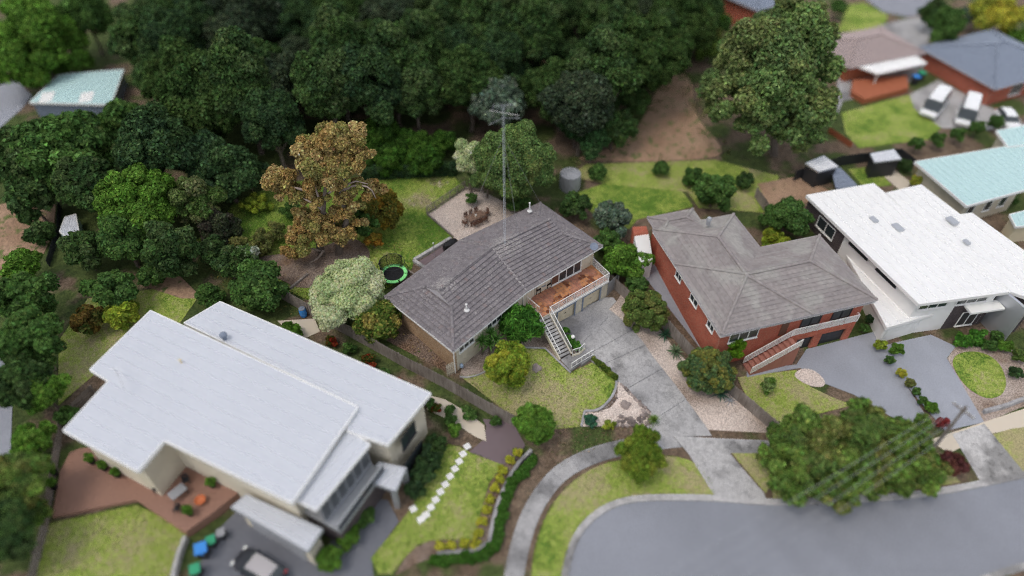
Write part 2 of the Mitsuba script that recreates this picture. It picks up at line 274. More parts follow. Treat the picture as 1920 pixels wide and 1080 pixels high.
fl = LineString(chaikin(W2([(958,1130),(966,1060),(985,985),(1012,930),(1055,880),(1130,846),(1230,828),(1300,822)]), 2, False))
sheet('footpath', FPd, 'concrete_mat', .03, .7, 'curved grey concrete footpath beside the verge', step=1)
bays = FPd.buffer(-.01)
for s in np.arange(1.6, fl.length, 1.9):
    a, b = np.array(fl.interpolate(s - .05).coords[0]), np.array(fl.interpolate(s + .05).coords[0]); t = (b - a) / np.linalg.norm(b - a); n_ = np.array([-t[1], t[0]])
    bays = bays.difference(LineString([a + n_ * 2, a - n_ * 2]).buffer(.02))
for g in getattr(bays, 'geoms', [bays]):
    if g.area > .3: sheet('slab', g, 'concrete_mat', .06, float(.30 + .12 * rng.random()), parent='footpath', step=1)
for k, pts in enumerate([[(1372,850),(1425,848),(1450,900),(1436,925)], [(1440,860),(1760,850),(1800,905),(1600,935),(1450,940)]]):
    sheet('verge', Polygon(W2(pts)).difference(rp.buffer(.5)), 'grass_mat', .045, .72, ('thin wedge of dry grass right of the crossover', 'dry grass verge beneath the big street tree')[k], step=1)
sheet('footpath', W2([(1345,822),(1440,826),(1450,850),(1368,850)]), 'concrete_mat', .05, .30, 'short length of footpath right of the crossover')
sheet('footpath', Polygon(W2([(1740,826),(1925,765),(1925,800),(1850,815),(1780,850)])), 'cream_paving_mat', .05, None, 'cream footpath at the right edge of the picture')
sheet('crossover', Polygon(W2([(1785,815),(1845,795),(1935,905),(1850,925),(1830,890)])).difference(rp), 'concrete_mat', .06, .02, 'bright white concrete crossover at the right')
sheet('verge', Polygon(W2([(1860,815),(1925,795),(1925,890),(1910,890)])).difference(rp.buffer(.5)), 'grass_mat', .05, .85, 'dry brown verge at the right edge')

# ---------------------------------------------------------------- roofs of tiles
def zline(P, z):
    P = np.asarray(P, float)
    return np.array([np.interp(z, P[:, 2], P[:, k]) for k in (0, 1)] + [z])
def tile_plane(left, right, course=.33, w=.33, th=.05, seed=0, full=False):
    """Rows of tiles between two polylines that climb from the eave; left and right as seen from outside. Returns mesh and per-tile random."""
    q = np.random.default_rng(seed); left, right = np.asarray(left, float), np.asarray(right, float)
    z0, z1 = left[0, 2], min(left[-1, 2], right[-1, 2])
    e = right[0] - left[0]; e /= np.linalg.norm(e); up = left[-1] - left[0]; nn = np.cross(e, up); nn /= np.linalg.norm(nn); nn = nn if nn[2] > 0 else -nn
    dz = course * math.sqrt(1 - nn[2] ** 2); rows = max(1, int((z1 - z0) / dz)); V, F, R = [], [], []
    for r in range(rows + 1):
        za, zb = z0 + r * dz, min(z0 + (r + 1) * dz, z1)
        if zb - za < .02: continue
        a, b, c, d = zline(left, za), zline(right, za), zline(right, zb), zline(left, zb)
        sa, sb = (a - left[0]) @ e, (b - left[0]) @ e; da, db = (d - left[0]) @ e, (c - left[0]) @ e
        cut = np.array([min(sa, da), max(sb, db)]) if full else np.unique(np.r_[min(sa, da), np.arange(math.floor(min(sa, da) / w) * w + (r % 2) * w * .5, max(sb, db), w).clip(min(sa, da), max(sb, db)), max(sb, db)])
        Ls, Ld = max(sb - sa, 1e-6), max(db - da, 1e-6)
        lo = lambda s: a + (b - a) * np.clip((s - sa) / Ls, 0, 1); hi = lambda s: d + (c - d) * np.clip((s - da) / Ld, 0, 1)
        for s0, s1 in zip(cut[:-1], cut[1:]):
            if s1 - s0 < .03: continue
            g = 0 if full else .007; p = [lo(s0 + g), lo(s1 - g), hi(s1 - g), hi(s0 + g)]; j = (q.random() - .5) * .018
            top = [p[0] + nn * (th + j), p[1] + nn * (th + j), p[2] + nn * .012, p[3] + nn * .012]; n = len(V) * 8
            V.append(np.array(top + [x - nn * .01 for x in p])); R.append(q.random())
            F.append(np.array([[0,1,2],[0,2,3],[0,4,5],[0,5,1],[1,5,6],[1,6,2],[3,7,4],[3,4,0]]) + n)
    return np.vstack(V), np.vstack(F), np.repeat(R, 8)
def tiled(parent, planes, mat, course=.33, w=.33, th=.05, full=False, lich=0, name='roof_tiles'):
    V, F, R, n = [], [], [], 0
    for i, (l, r) in enumerate(planes):
        v, f, q = tile_plane(l, r, course, w, th, i + 3, full); V.append(v); F.append(f + n); R.append(q); n += len(v)
    V = np.vstack(V); F = np.vstack(F); R = np.concatenate(R)
    a = np.cross(V[F[:, 1]] - V[F[:, 0]], V[F[:, 2]] - V[F[:, 0]]); k = 0
    return add(name, (V, F), mat, parent, kind='stuff', smooth=False, uv=np.c_[R, np.full(len(R), lich)])
def deck(planes, drop=.03):
    """The closed under-surface of a roof."""
    ms = []
    for l, r in planes:
        l, r = np.asarray(l, float) - [0, 0, drop], np.asarray(r, float) - [0, 0, drop]
        zs = np.unique(np.r_[l[:, 2], r[:, 2]]); zs = zs[zs <= min(l[-1, 2], r[-1, 2]) + 1e-6]
        for z0, z1 in zip(zs[:-1], zs[1:]): ms.append(quad(zline(l, z0), zline(r, z0), zline(r, z1), zline(l, z1)))
    return ms
def caps(parent, pts, mat, name='ridge_cap', L=.42, r=.14, one=False):
    """Half-round caps laid end to end along a ridge or hip."""
    ms = []
    for p, q in zip(pts[:-1], pts[1:]):
        p, q = np.asarray(p, float), np.asarray(q, float); D = np.linalg.norm(q - p); n = max(1, round(D / L))
        for i in range(n):
            a, b = p + (q - p) * i / n, p + (q - p) * (i + 1.06) / n; t = (q - p) / D; s = np.cross(t, [0, 0, 1.]); s /= np.linalg.norm(s); u = np.cross(s, t)
            ang = np.linspace(-.25, math.pi + .25, 7); rr = r * (1 + .06 * (rng.random() - .5))
            ring = lambda c, k: np.array([c + s * math.cos(x) * rr * k + u * math.sin(x) * rr * k * .8 for x in ang])
            v = np.vstack([ring(a, 1.12) + u * .02, ring(b, .95) + u * .02]); j = np.arange(6)
            f = np.vstack([np.c_[j, j + 1, j + 8], np.c_[j, j + 8, j + 7], [[0, 6, 3]]])
            m = (v, f)
            if one: ms.append(m)
            else: add(name, m, mat, parent, smooth=False, uv=np.tile([rng.random(), .25], (len(v), 1)))
    if one: m = cat_(ms); add(name, m, mat, parent, smooth=False, uv=np.tile([.8, .3], (len(m[0]), 1)))
def wall(parent, a, b, z0, z1, mat, th=.2, name='wall', label=None):
    """A wall slab from a to b (plan points), outer face on the line, outside to the right of a -> b; uv in metres for bricks."""
    a, b = np.asarray(a[:2], float), np.asarray(b[:2], float); t = b - a; L = np.linalg.norm(t); t /= L; n = np.array([t[1], -t[0]])
    z0, z1 = np.broadcast_to(z0, 2), np.broadcast_to(z1, 2); i = -n * th
    P = [(a, z0[0], 0), (b, z0[1], L), (b, z1[1], L), (a, z1[0], 0)]
    out = np.array([[*p, z] for p, z, _ in P]); inn = np.array([[*(p + i), z] for p, z, _ in P]); uvo = np.array([[s, z] for _, z, s in P])
    v = np.vstack([out, inn, out, inn]); uv = np.vstack([uvo, uvo, uvo, uvo])
    f = np.array([[0,1,2],[0,2,3],[4,6,5],[4,7,6],[8,11,15],[8,15,12],[9,13,14],[9,14,10],[11,10,14],[11,14,15],[8,12,13],[8,13,9]])
    return add(name, (v, f), mat, parent, label=label, smooth=False, uv=uv)
def walls(parent, poly, z0, z1, mat, th=.2, skip=(), mats={}):
    p = np.asarray(poly, float)[:, :2]
    if Polygon(p).exterior.is_ccw is False: p = p[::-1]
    for i in range(len(p)):
        if i not in skip: wall(parent, p[i], p[(i + 1) % len(p)], z0, z1, mats.get(i, mat), th)
    return p
def window(parent, a, b, z0, z1, n=2, frame='white_mat', glass='glass_mat', w=.07, out=.05, name='window', label=None):
    """A window on the plan line a -> b (outside to the right), with n panes: frame, panes and sill."""
    a, b = np.asarray(a[:2], float), np.asarray(b[:2], float); t = b - a; L = np.linalg.norm(t); t /= L; nn = np.array([t[1], -t[0]])
    P = lambda s, z, o: np.array([*(a + t * s + nn * o), z])
    ms = [bar(P(0, z, out / 2), P(L, z, out / 2), out + .04, w) for z in (z0 + w / 2, z1 - w / 2)]
    ms += [bar(P(s, z0 + w, out / 2), P(s, z1 - w, out / 2), w, out + .04 - .004 * (0 < s < L)) for s in np.linspace(w / 2, L - w / 2, n + 1)]
    k = add(name, ms, frame, parent, label=label)
    for i in range(n):
        s0, s1 = L * i / n + w * .4, L * (i + 1) / n - w * .4
        add('pane', quad(P(s0, z0 + w, .012), P(s1, z0 + w, .012), P(s1, z1 - w, .012), P(s0, z1 - w, .012)), glass, k)
    add('sill', bar(P(-.05, z0 - .04, .05), P(L + .05, z0 - .04, .05), .16, .06), frame, k)
    return k
def offs(p, d): return np.array(Polygon(np.asarray(p)[:, :2]).buffer(d, join_style=2).exterior.coords)[:-1]

# ---------------------------------------------------------------- the house
ZE, ZR, ZG, ZF = 5.0, 7.0, 6.25, 2.4
h = thing('house', 'long cream house with weathered dark grey tiled roof, bent in the middle, above two garages', 'house')
e_ = {k: U(*p, ZE) for k, p in dict(FL=(850,660), RL=(721,557), RB=(862,452), RR=(1013,381), FR=(1130,462), FB=(988,547)).items()}
J = U(922, 464, ZR)
def inward(a, b, c):          # unit plan normal of a -> b on the side of c
    t = (b - a)[:2]; n = np.array([-t[1], t[0]]) / np.linalg.norm(t); return n * np.sign(n @ (c - a)[:2])
def meet(p, d, q, e): s = np.linalg.solve(np.c_[d, -e], q - p); return p + d * s[0]
def endof(rear, front, rear2, front2):
    d = inward(rear, front, J); inset = 2.75
    mid = (rear + front) / 2; t = (rear - front)[:2]
    base = (rear[:2] + d * inset)
    ax = meet(base, t, J[:2], (mid - J)[:2]); R_ = np.array([*ax, ZR])
    fr = (ZG - ZE) / (ZR - ZE)
    A = R_[:2] + (meet(base, t, rear[:2], (rear2 - rear)[:2]) - R_[:2]) * (1 - fr); B = R_[:2] + (meet(base, t, front[:2], (front2 - front)[:2]) - R_[:2]) * (1 - fr)
    return np.array([*A, ZG]), np.array([*B, ZG]), R_
A1, B1, R1 = endof(e_['RL'], e_['FL'], e_['RB'], e_['FB'])
A2, B2, R2 = endof(e_['RR'], e_['FR'], e_['RB'], e_['FB'])
rl, rr_, fl_, fr_ = ([e_['RL'], A1, R1], [e_['RB'], J]), ([e_['RB'], J], [e_['RR'], A2, R2]), ([e_['FL'], B1, R1], [e_['FB'], J]), ([e_['FB'], J], [e_['FR'], B2, R2])
planes = [rl, rr_, fl_, fr_, ([e_['RL'], A1], [e_['FL'], B1]), ([e_['RR'], A2], [e_['FR'], B2])]
roof = add('roof', deck(planes), 'dark_metal_mat', h)
tiled(roof, planes, 'tile_mat', .42, .32, .125, lich=.12)
lift = lambda P: [np.asarray(p) + [0, 0, .04] for p in P]
for seg in ([R1, J, R2], [e_['RB'], J], [e_['RL'], A1], [e_['FL'], B1], [e_['RR'], A2], [e_['FR'], B2]): caps(roof, lift(seg), 'tile_mat')
vm = bar(e_['FB'] + [0, 0, .075], J + [0, 0, .075], .2, .02); add('valley', vm, 'tile_mat', roof, uv=np.tile([.9, .9], (8, 1)))
for A, B, R in ((A1, B1, R1), (A2, B2, R2)): add('gablet', [(np.array([A, B, R, A + [.02, .02, 0], B + [.02, .02, 0], R + [.02, .02, 0]]), np.array([[0, 1, 2], [5, 4, 3]]))], 'lilac_mat', roof)
ev = [e_[k] for k in ('FL', 'FB', 'FR', 'RR', 'RB', 'RL')]
for a, b in zip(ev, ev[1:] + ev[:1]): add('gutter', bar(a - [0, 0, .05], b - [0, 0, .05], .13, .14), 'white_mat', roof)
add('eave_lining', prism([p[:2] for p in ev], ZE - .16, ZE - .13), 'white_mat', roof)
wp = offs(ev, -.55)
if not Polygon(wp).exterior.is_ccw: wp = wp[::-1]
cor = {k: wp[np.argmin(np.linalg.norm(wp - e_[k][:2], axis=1))] for k in e_}
ZB = -.3
order = ['FL', 'FB', 'FR', 'RR', 'RB', 'RL']
for a, b in zip(order, order[1:] + order[:1]):
    if (a, b) == ('FB', 'FR'): continue
    wall(h, cor[a], cor[b], ZB, ZE - .16, 'brick_brown_mat' if a == 'RL' else 'render_mat', label='brown brick end wall' if a == 'RL' else None)
def onwall(a, b, s0, s1):
    a, b = cor[a], cor[b]; L = np.linalg.norm(b - a); t = (b - a) / L; return a + t * s0, a + t * s1
LW = np.linalg.norm(cor['FB'] - cor['FL'])
window(h, *onwall('FL', 'FB', .55, 2.5), 3.35, 4.65, 3); window(h, *onwall('FL', 'FB', 4.2, 6.2), 3.35, 4.65, 3); window(h, *onwall('FL', 'FB', 7.0, 8.2), 3.1, 4.65, 2)
# front wall of the right wing, set back behind the terrace
tw0, tw1 = U(1003, 553, ZF)[:2], U(1109, 497, ZF)[:2]
wall(h, tw0, tw1, ZB, ZE - .16, 'render_mat'); wall(h, cor['FB'], U(990, 556, ZF)[:2] * .0 + cor['FB'] + (tw0 - cor['FB']) * .96, ZB, ZE - .16, 'render_mat')
wall(h, tw1, cor['RR'], ZB, ZE - .16, 'render_mat')
tv = (tw1 - tw0) / np.linalg.norm(tw1 - tw0); LT = np.linalg.norm(tw1 - tw0)
window(h, tw0 + tv * LT * .27, tw0 + tv * LT * .80, ZF + .1, 4.6, 4, w=.09, label='wide white framed sliding windows facing the terrace')
add('curtain', [bar([*(tw0 + tv * LT * s + np.array([tv[1], -tv[0]]) * .028), 3.5], [*(tw0 + tv * LT * (s + .11) + np.array([tv[1], -tv[0]]) * .028), 3.5], .01, 1.9) for s in (.285,)], 'teak_mat', h, label='brown blind in the left window pane')
# terrace over the garages
TP = [U(980,561,ZF), U(1011,588,ZF), U(1016,596,ZF), U(1026,590,ZF), U(1033,587,ZF), U(1141,525,ZF), U(1110,496,ZF), U(1003,553,ZF)]
TP = np.array([p[:2] for p in TP])
add('terrace', prism(np.vstack([TP[:-1], cor['FR'] * .15 + tw1 * .85, TP[-1] + (tv @ np.eye(2)) * 0 + [-.5, .5]])[[0,1,2,3,4,5,6,7]], ZF - .22, ZF - .005), 'render_mat', h, label='terrace slab over the garages')
ter = h + '__terrace'; add('bedding', prism(np.array(Polygon(TP).buffer(-.03).exterior.coords)[:-1], ZF - .05, ZF + .003), 'deck_mat', ter)
# terrace tiles: irregular stone-like pieces
tp = Polygon(TP).buffer(-.04); x0, y0, x1, y1 = tp.bounds; q = np.random.default_rng(5)
th_ = math.atan2(tv[1], tv[0]); S = .42; V, F, R, n = [], [], [], 0
for i in range(-40, 40):
    for j in range(-40, 40):
        c = np.array([3.5, 47.5]) + np.array([tv[0] * i - tv[1] * j, tv[1] * i + tv[0] * j]) * S
        if not (x0 < c[0] < x1 and y0 < c[1] < y1): continue
        ang = np.sort(th_ + np.arange(6) * math.pi / 3 + q.normal(0, .12, 6)); g = Polygon(c + np.c_[np.cos(ang), np.sin(ang)] * S * (.545 + .08 * q.random((6, 1)))).intersection(tp)
        if g.area < .01 or g.geom_type != 'Polygon': continue
        m = prism(np.array(g.exterior.coords)[:-1], ZF - .004, ZF + .012 + .008 * q.random()); V.append(m[0]); F.append(m[1] + n); n += len(m[0]); R.append(np.full(len(m[0]), q.random()))
add('paving_stones', (np.vstack(V), np.vstack(F)), 'terracotta_mat', ter, kind='stuff', uv=np.c_[np.concatenate(R), np.concatenate(R)])
# garages: wall with openings, doors set back
ga, gb = TP[4], TP[5]; gl = np.linalg.norm(gb - ga); gtv = (gb - ga) / gl; gn = np.array([gtv[1], -gtv[0]])
S_ = lambda s: ga + gtv * s
d1, d2 = (gl * .10, gl * .43), (gl * .545, gl * .88)
for s0, s1 in ((0, d1[0]), (d1[1], d2[0]), (d2[1], gl)): wall(h, S_(s0), S_(s1), ZB, 2.12, 'render_mat', .55)
wall(h, S_(0) + gn * .003, S_(gl) + gn * .003, 2.12, ZF - .24, 'render_mat', .55)
add('beam', bar([*(S_(0) + gn * .05), ZF - .12], [*(S_(gl) + gn * .05), ZF - .12], .14, .2), 'white_mat', h)
for s0, s1 in (d1, d2):
    add('door_head', bar([*(S_(s0) + gn * .03), 2.06], [*(S_(s1) + gn * .03), 2.06], .14, .14), 'slate_mat', h)
    a, b = S_(s0) - gn * .16, S_(s1) - gn * .16; k = add('garage_door', [bar([*a, z + .26], [*b, z + .26], .04 , .5) for z in (.04, .555, 1.07, 1.585)], 'cream_mat', h)
    m = (a + b) / 2; add('handle', bar([*(m - gtv * .12 + gn * .04), 1.05], [*(m + gtv * .12 + gn * .04), 1.05], .03, .04), 'dark_metal_mat', k)
    for s, sg in ((s0, 1), (s1, -1)): add('door_jamb', bar([*(S_(s) - gn * .0 + gtv * sg * .07), ZB], [*(S_(s) - gn * .0 + gtv * sg * .07), 2.12], .14, .2), 'slate_mat', k)
wall(h, gb, tw1 + (gb - tw1) * .0, ZB, ZF - .24, 'render_mat'); wall(h, TP[0], TP[1], ZB, ZF - .24, 'render_mat'); wall(h, TP[1], ga, ZB, ZF - .24, 'render_mat')
def balustrade(a, b, zf, hgt=.95, step=.12, scroll=True, parent=h, name='balustrade', mat='white_mat', pk=.022):
    a, b = np.asarray(a, float), np.asarray(b, float); L = np.linalg.norm((b - a)[:2]); n = max(2, int(L / step)); za, zb = np.broadcast_to(zf, 2)
    P = lambda f, z: np.array([*(a[:2] + (b - a)[:2] * f), za + (zb - za) * f + z])
    ms = [bar(P(0, hgt), P(1, hgt), .06, .045), bar(P(0, .1), P(1, .1), .04, .03)]
    ms += [bar(P(i / n, .1 if i % 8 else 0), P(i / n, hgt), pk if i % 8 else .05, pk if i % 8 else .05) for i in range(n + 1)]
    if scroll:
        for i in range(0, n - 1, 2):
            g = np.linspace(0, 2 * math.pi, 9); ms.append(tube([P((i + 1 + .8 * math.cos(x)) / n, .5 + .22 * math.sin(x)) for x in g], .014, 3))
    return add(name, ms, mat, parent)
balustrade(ga, gb, ZF); balustrade(gb, TP[6], ZF, mat='white_mat'); balustrade(TP[0], TP[1], ZF, .9, scroll=False)
for nm in ('FL', 'RL', 'FB'): c = cor[nm] + (cor[nm] - wp.mean(0)) * .012; add('downpipe', tube([[*c, ZB], [*c, ZE - .3], [*(c * .2 + e_[nm][:2] * .8), ZE - .1]], .05, 6), 'white_mat', h)
# flue and vents on the roof
for px, py, z, hh, lab in ((993,394,6.2,.9,'white vent pipe near the rear right of the roof'),(875,580,6.0,.6,'small bent white vent on the front slope')):
    p = U(px, py, z); add('vent_pipe', [tube([p - [0, 0, .4], p + [0, 0, hh]], .07), lathe([(.1, 0), (.1, .08), (0, .12)], p + [0, 0, hh], 8), lathe([(.28, -.1), (.12, .1)], p, 8)], 'white_mat', h, label=lab)
# mast with aerial, guyed from the roof
mp = U(946, 458, 6.9)
pr('mast_mat', (.62, .66, .70), .5); mk = thing('aerial_mast', 'tall thin lattice television mast rising from the roof ridge', 'antenna')
mh = 21.9
g_ = [mp + [.085 * math.cos(a), .085 * math.sin(a), 0] for a in (0, 2.1, 4.2)]
ms = [tube([p, [p[0], p[1], mh]], .015, 4) for p in g_]
for i in range(36):
    za, zb = 7 + i * .41, 7.41 + i * .41; j = i % 3; a, b = g_[j], g_[(j + 1) % 3]; ms.append(tube([[a[0], a[1], za], [b[0], b[1], zb]], .008, 3))
add('lattice', ms, 'mast_mat', mk)
top = np.array([mp[0], mp[1], mh]); 
add('aerial', [tube([top + [-.9, -.1, 0], top + [1.0, .3, .0]], .014, 4)] + [tube([top + [x - .1, x * .2 - .55, .02], top + [x + .1, x * .2 + .55, .02]], .009, 4) for x in np.linspace(-.8, .9, 8)] +
    [tube([top + [-1.2, -.6, -1.4], top + [0, 0, -1.1], top + [1.4, .1, -1.2]], .014, 4), tube([top + [-1.1, .5, -.7], top + [1.3, -.3, -.7]], .016, 4)], 'galv_mat', mk)
for i, (px, py, z) in enumerate([(862,452,5.1),(1013,381,5.1),(988,547,5.1)]):
    q_ = U(px, py, z); add('guy_wire', tube([[mp[0], mp[1], 19], q_], .012, 3), 'galv_mat', mk)
p = U(1113, 470, 5.6); k = thing('satellite_dish', 'dark satellite dish on the front right eave', 'satellite dish')
add('dish', lathe([(.02, 0), (.25, .03), (.42, .12), (.40, .14), (.22, .06), (.0, .03)], [0, 0, 0], 14), 'slate_mat', k); scene[k + '__dish']['to_world'] = T().translate((p + [0, 0, .5]).tolist()).rotate([1, 0, 0], 28)
add('arm', [tube([p + [0, 0, -.4], p + [0, 0, .5]], .03, 5), tube([p + [0, 0, .45], p + [0, -.35, .75]], .015, 4)], 'grey_mat', k)

# ---------------------------------------------------------------- fences and edgings
def fence(tops, hgt, label, mat='wood_grey_mat', name='paling_fence', step=.15, span=2.4, cat='fence', world=None, rails=2):
    k = thing(name, label, cat); P = world if world is not None else W2(tops, hgt); pal, rl = [], []; q = np.random.default_rng(len(k) + len(tops))
    for a, b in zip(P[:-1], P[1:]):
        L = np.linalg.norm(b - a); t = (b - a) / L; n = np.array([-t[1], t[0]]); m = max(1, round(L / span))
        for i in range(m + 1):
            c = a + t * L * i / m; z = hz(*c)
            if i < m or b is P[-1]: add('post', bar([*(c + n * .06), z - .3], [*(c + n * .06), z + hgt - .03], .11, .09), mat, k)
        for zz in np.linspace(.35, hgt - .35, rails):
            for i in range(m):
                c, d = a + t * L * i / m, a + t * L * (i + 1) / m; rl.append(bar([*(c + n * .03), hz(*c) + zz], [*(d + n * .03), hz(*d) + zz], .04, .08))
        for i in range(int(L / step)):
            c = a + t * (i + .5) * step; z = hz(*c); pal.append(box([*(c - n * .012 * (i % 2)), z + hgt / 2 + q.normal(0, .012)], [step * .97, .018, hgt], math.atan2(t[1], t[0])))
    add('palings', pal, mat, k, kind='stuff'); add('rails', rl, mat, k); return k
fence([(358,446),(575,568),(665,617),(830,705),(970,781)], 1.75, 'long weathered paling fence along the left side of the block')
fence([(1114,482),(1184,548),(1256,602),(1304,655),(1375,720),(1492,819)], 1.6, 'dark paling fence between gravel strip and red brick house')
g0, g1 = W(838, 706), np.array([*cor['FL'], 0]); k = thing('picket_gate', 'cream timber picket gate closing the side yard', 'gate'); gd = (g1 - g0)[:2]; gL = np.linalg.norm(gd); gd /= gL
for i in range(int(gL / .17)): c = g0[:2] + gd * (i + .5) * .17; add('picket', box([*c, hz(*c) + .8], [.11, .025, 1.6 + .1 * (i % 2)], math.atan2(gd[1], gd[0])), 'render_mat', k)
add('rails', [bar([*(g0[:2]), hz(*g0[:2]) + z], [*(g0[:2] + gd * gL), hz(*g0[:2]) + z], .04, .08) for z in (.4, 1.3)], 'render_mat', k)
k = thing('side_gate', 'tall pale sheet gate beside the right garage', 'gate'); a, b = gb + gtv * .05, gb + gtv * 1.9 - gn * .4
for i in range(3): c, d = a + (b - a) * (i + .02) / 3, a + (b - a) * (i + .97) / 3; add('panel', bar([*c, .95], [*d, .95], .04, 1.9), 'galv_mat', k)
add('post', [bar([*x, -.2], [*x, 2.0], .09, .09) for x in (b,)], 'white_mat', k)
def edging(pts, w, hgt, mat, name, label, cat, closed=False, off=0.0, n=2, parent=None, world=None, **kw):
    P = chaikin(W2(pts) if world is None else world, n, closed) if n else (W2(pts) if world is None else np.asarray(world)); P = np.array(LineString(P).segmentize(1.0).coords)
    ms = []
    V, F = [], []
    t = np.gradient(P, axis=0); t /= np.linalg.norm(t, axis=1, keepdims=True); nn = np.c_[-t[:, 1], t[:, 0]]; z = np.array([hz(*p) for p in P]) + off
    for s, dz in ((-.5, -.3), (-.5, hgt), (.5, hgt), (.5, -.3)): V.append(np.c_[P + nn * s * w, z + dz])
    m = len(P); V = np.vstack(V); i = np.arange(m - 1)
    for a in range(3): F += [np.c_[a * m + i, a * m + i + 1, (a + 1) * m + i + 1], np.c_[a * m + i, (a + 1) * m + i + 1, (a + 1) * m + i]]
    F += [np.array([[0, m, 2 * m], [0, 2 * m, 3 * m], [m - 1, 3 * m - 1, 2 * m - 1], [m - 1, 4 * m - 1, 3 * m - 1]])]
    if mat in ('concrete_mat', 'gravel_mat', 'tile_pale_mat'): kw['uv'] = np.tile([kw.pop('tone', .3), 0.], (len(V), 1))
    return add(name, (V, np.vstack(F)), mat, parent, label=label, cat=cat, smooth=False, **kw)
edging([(862,707),(878,709),(900,703),(914,694)], .16, .12, 'concrete_mat', 'garden_edging', 'low curved concrete edging before the mulch bed at the gate', 'edging')
edging([(975,652),(1022,654),(1070,700)], .16, .14, 'concrete_mat', 'garden_edging', 'low concrete edging between lawn and stairs', 'edging', n=0)
edging([(1156,714),(1154,732),(1143,752),(1122,771),(1096,772)], .22, .16, 'concrete_mat', 'garden_edging', 'curved mowing edge between lawn and pebble bed', 'edging', tone=.35)
edging([(1096,772),(1090,800)], .2, .16, 'concrete_mat', 'garden_edging', 'short straight edging at the street end of the lawn', 'edging', n=0)
edging([(1372,742),(1400,762),(1452,808)], .14, .1, 'wood_grey_mat', 'timber_edging', 'thin timber edging along the foot of the fence by the gravel', 'edging', n=0)
edging([(777,490),(846,449)], .34, .34, 'concrete_mat', 'retaining_wall', 'long pale capped retaining wall between back lawn and house', 'wall', n=0, tone=.12)
edging([(776,491),(800,507)], .34, .33, 'concrete_mat', 'retaining_wall', 'short end of the retaining wall near the trampoline', 'wall', n=0, tone=.2)
edging([(801,403),(850,446)], .12, .3, 'wood_grey_mat', 'timber_edging', 'timber edging on the lawn side of the gravel pad', 'edging', n=0)
edging([(873,356),(908,361)], .14, .4, 'wood_grey_mat', 'timber_edging', 'low sleeper wall at the back of the gravel pad', 'edging', n=0)
edging([(545,543),(578,516)], .2, .3, 'wood_grey_mat', 'garden_sleeper', 'dark sleeper on the ground below the gum tree', 'timber sleeper', n=0)
edging([(764,509),(780,518)], .18, .25, 'wood_grey_mat', 'garden_sleeper', 'dark sleeper beside the trampoline', 'timber sleeper', n=0)
k = thing('rail_fence', 'open timber rail fence along the gravel pad', 'fence'); a, b = W2([(801,403),(872,355)])
for i in range(6):
    c = a + (b - a) * i / 5; add('post', bar([*c, hz(*c) - .2], [*c, hz(*c) + 1.15], .1, .1), 'wood_grey_mat', k)
for z in (.25, .62, .9, 1.12): add('rail', bar([*(a), hz(*a) + z], [*b, hz(*b) + z], .05, .22 if z == .25 else .07), 'wood_grey_mat', k)

# ---------------------------------------------------------------- stairs and landing
st = thing('staircase', 'straight concrete stairs with white railings from lawn up to terrace', 'staircase')
ZL = .3; s0 = (U(1014,595,ZF) + U(1026,590,ZF))[:2] / 2; s1 = (U(1052,672,ZL) + U(1068,664,ZL))[:2] / 2; sd = s1 - s0; sL = np.linalg.norm(sd); sd /= sL; sn = np.array([-sd[1], sd[0]]); N = 12; sa = math.atan2(sd[1], sd[0])
for i in range(N):
    z = ZF - (ZF - ZL) * (i + 1) / (N + 1); c = s0 + sd * sL * (i + .5) / N; m = box([*c, z - .03], [sL / N - .03, 1.15, .06], sa)
    add('step', m, 'concrete_mat', st, uv=np.tile([.22 + .1 * rng.random(), 0], (8, 1)))
for s in (-.66, .66): add('stringer', bar([*(s0 + sn * s), ZF - .2], [*(s1 + sn * s), ZL - .1], .14, .42), 'render_mat', st)
add('under_side', bar([*s0, ZF - .75], [*s1, ZL - .7], 1.1, .1), 'dark_metal_mat', st)  # dark panel added below the treads, painting shade into the open risers
balustrade(s0 + sn * .64, s1 + sn * .64, (ZF, ZL), 1.0, .16, False, st, 'railing'); balustrade(s0 - sn * .64 + sd * .2, s1 - sn * .64, (ZF - .1, ZL), 1.0, .5, False, st, 'railing')
LP = [U(*p, ZL)[:2] for p in [(1051,674),(1068,664),(1073,669),(1095,655),(1113,667),(1090,685),(1088,682),(1070,695)]]
m = prism(LP, -.5, ZL); add('landing', m, 'concrete_mat', st, label='concrete landing at the foot of the stairs', uv=np.tile([.36, 0], (len(m[0]), 1)))
a, b, c = U(1073,668,ZL)[:2], U(1086,664,ZL)[:2], U(1096,655,ZL)[:2]
balustrade(a, b, ZL, .95, .13, False, st, 'railing'); balustrade(b, c, ZL, .95, .13, False, st, 'railing')
add('low_wall', [bar([*a, ZL + .1], [*b, ZL + .1], .12, .2), bar([*b, ZL + .1], [*c, ZL + .1], .12, .2)], 'render_mat', st)
a, b, c = U(1071,691,ZL)[:2], U(1090,679,ZL)[:2], U(1112,666,ZL)[:2]; balustrade(a, b, ZL, .8, .45, False, st, 'railing'); balustrade(b, c, ZL, .8, .45, False, st, 'railing')
p = W(1073, 646); k = thing('garden_lamp', 'white globe lamp on a short post beside the stairs', 'lamp')
add('post', tube([p, p + [0, 0, 1.0]], .04), 'dark_metal_mat', k); m = trimesh.creation.icosphere(subdivisions=2, radius=.2); add('globe', (np.array(m.vertices) + p + [0, 0, 1.15], np.array(m.faces)), 'white_mat', k, smooth=True)
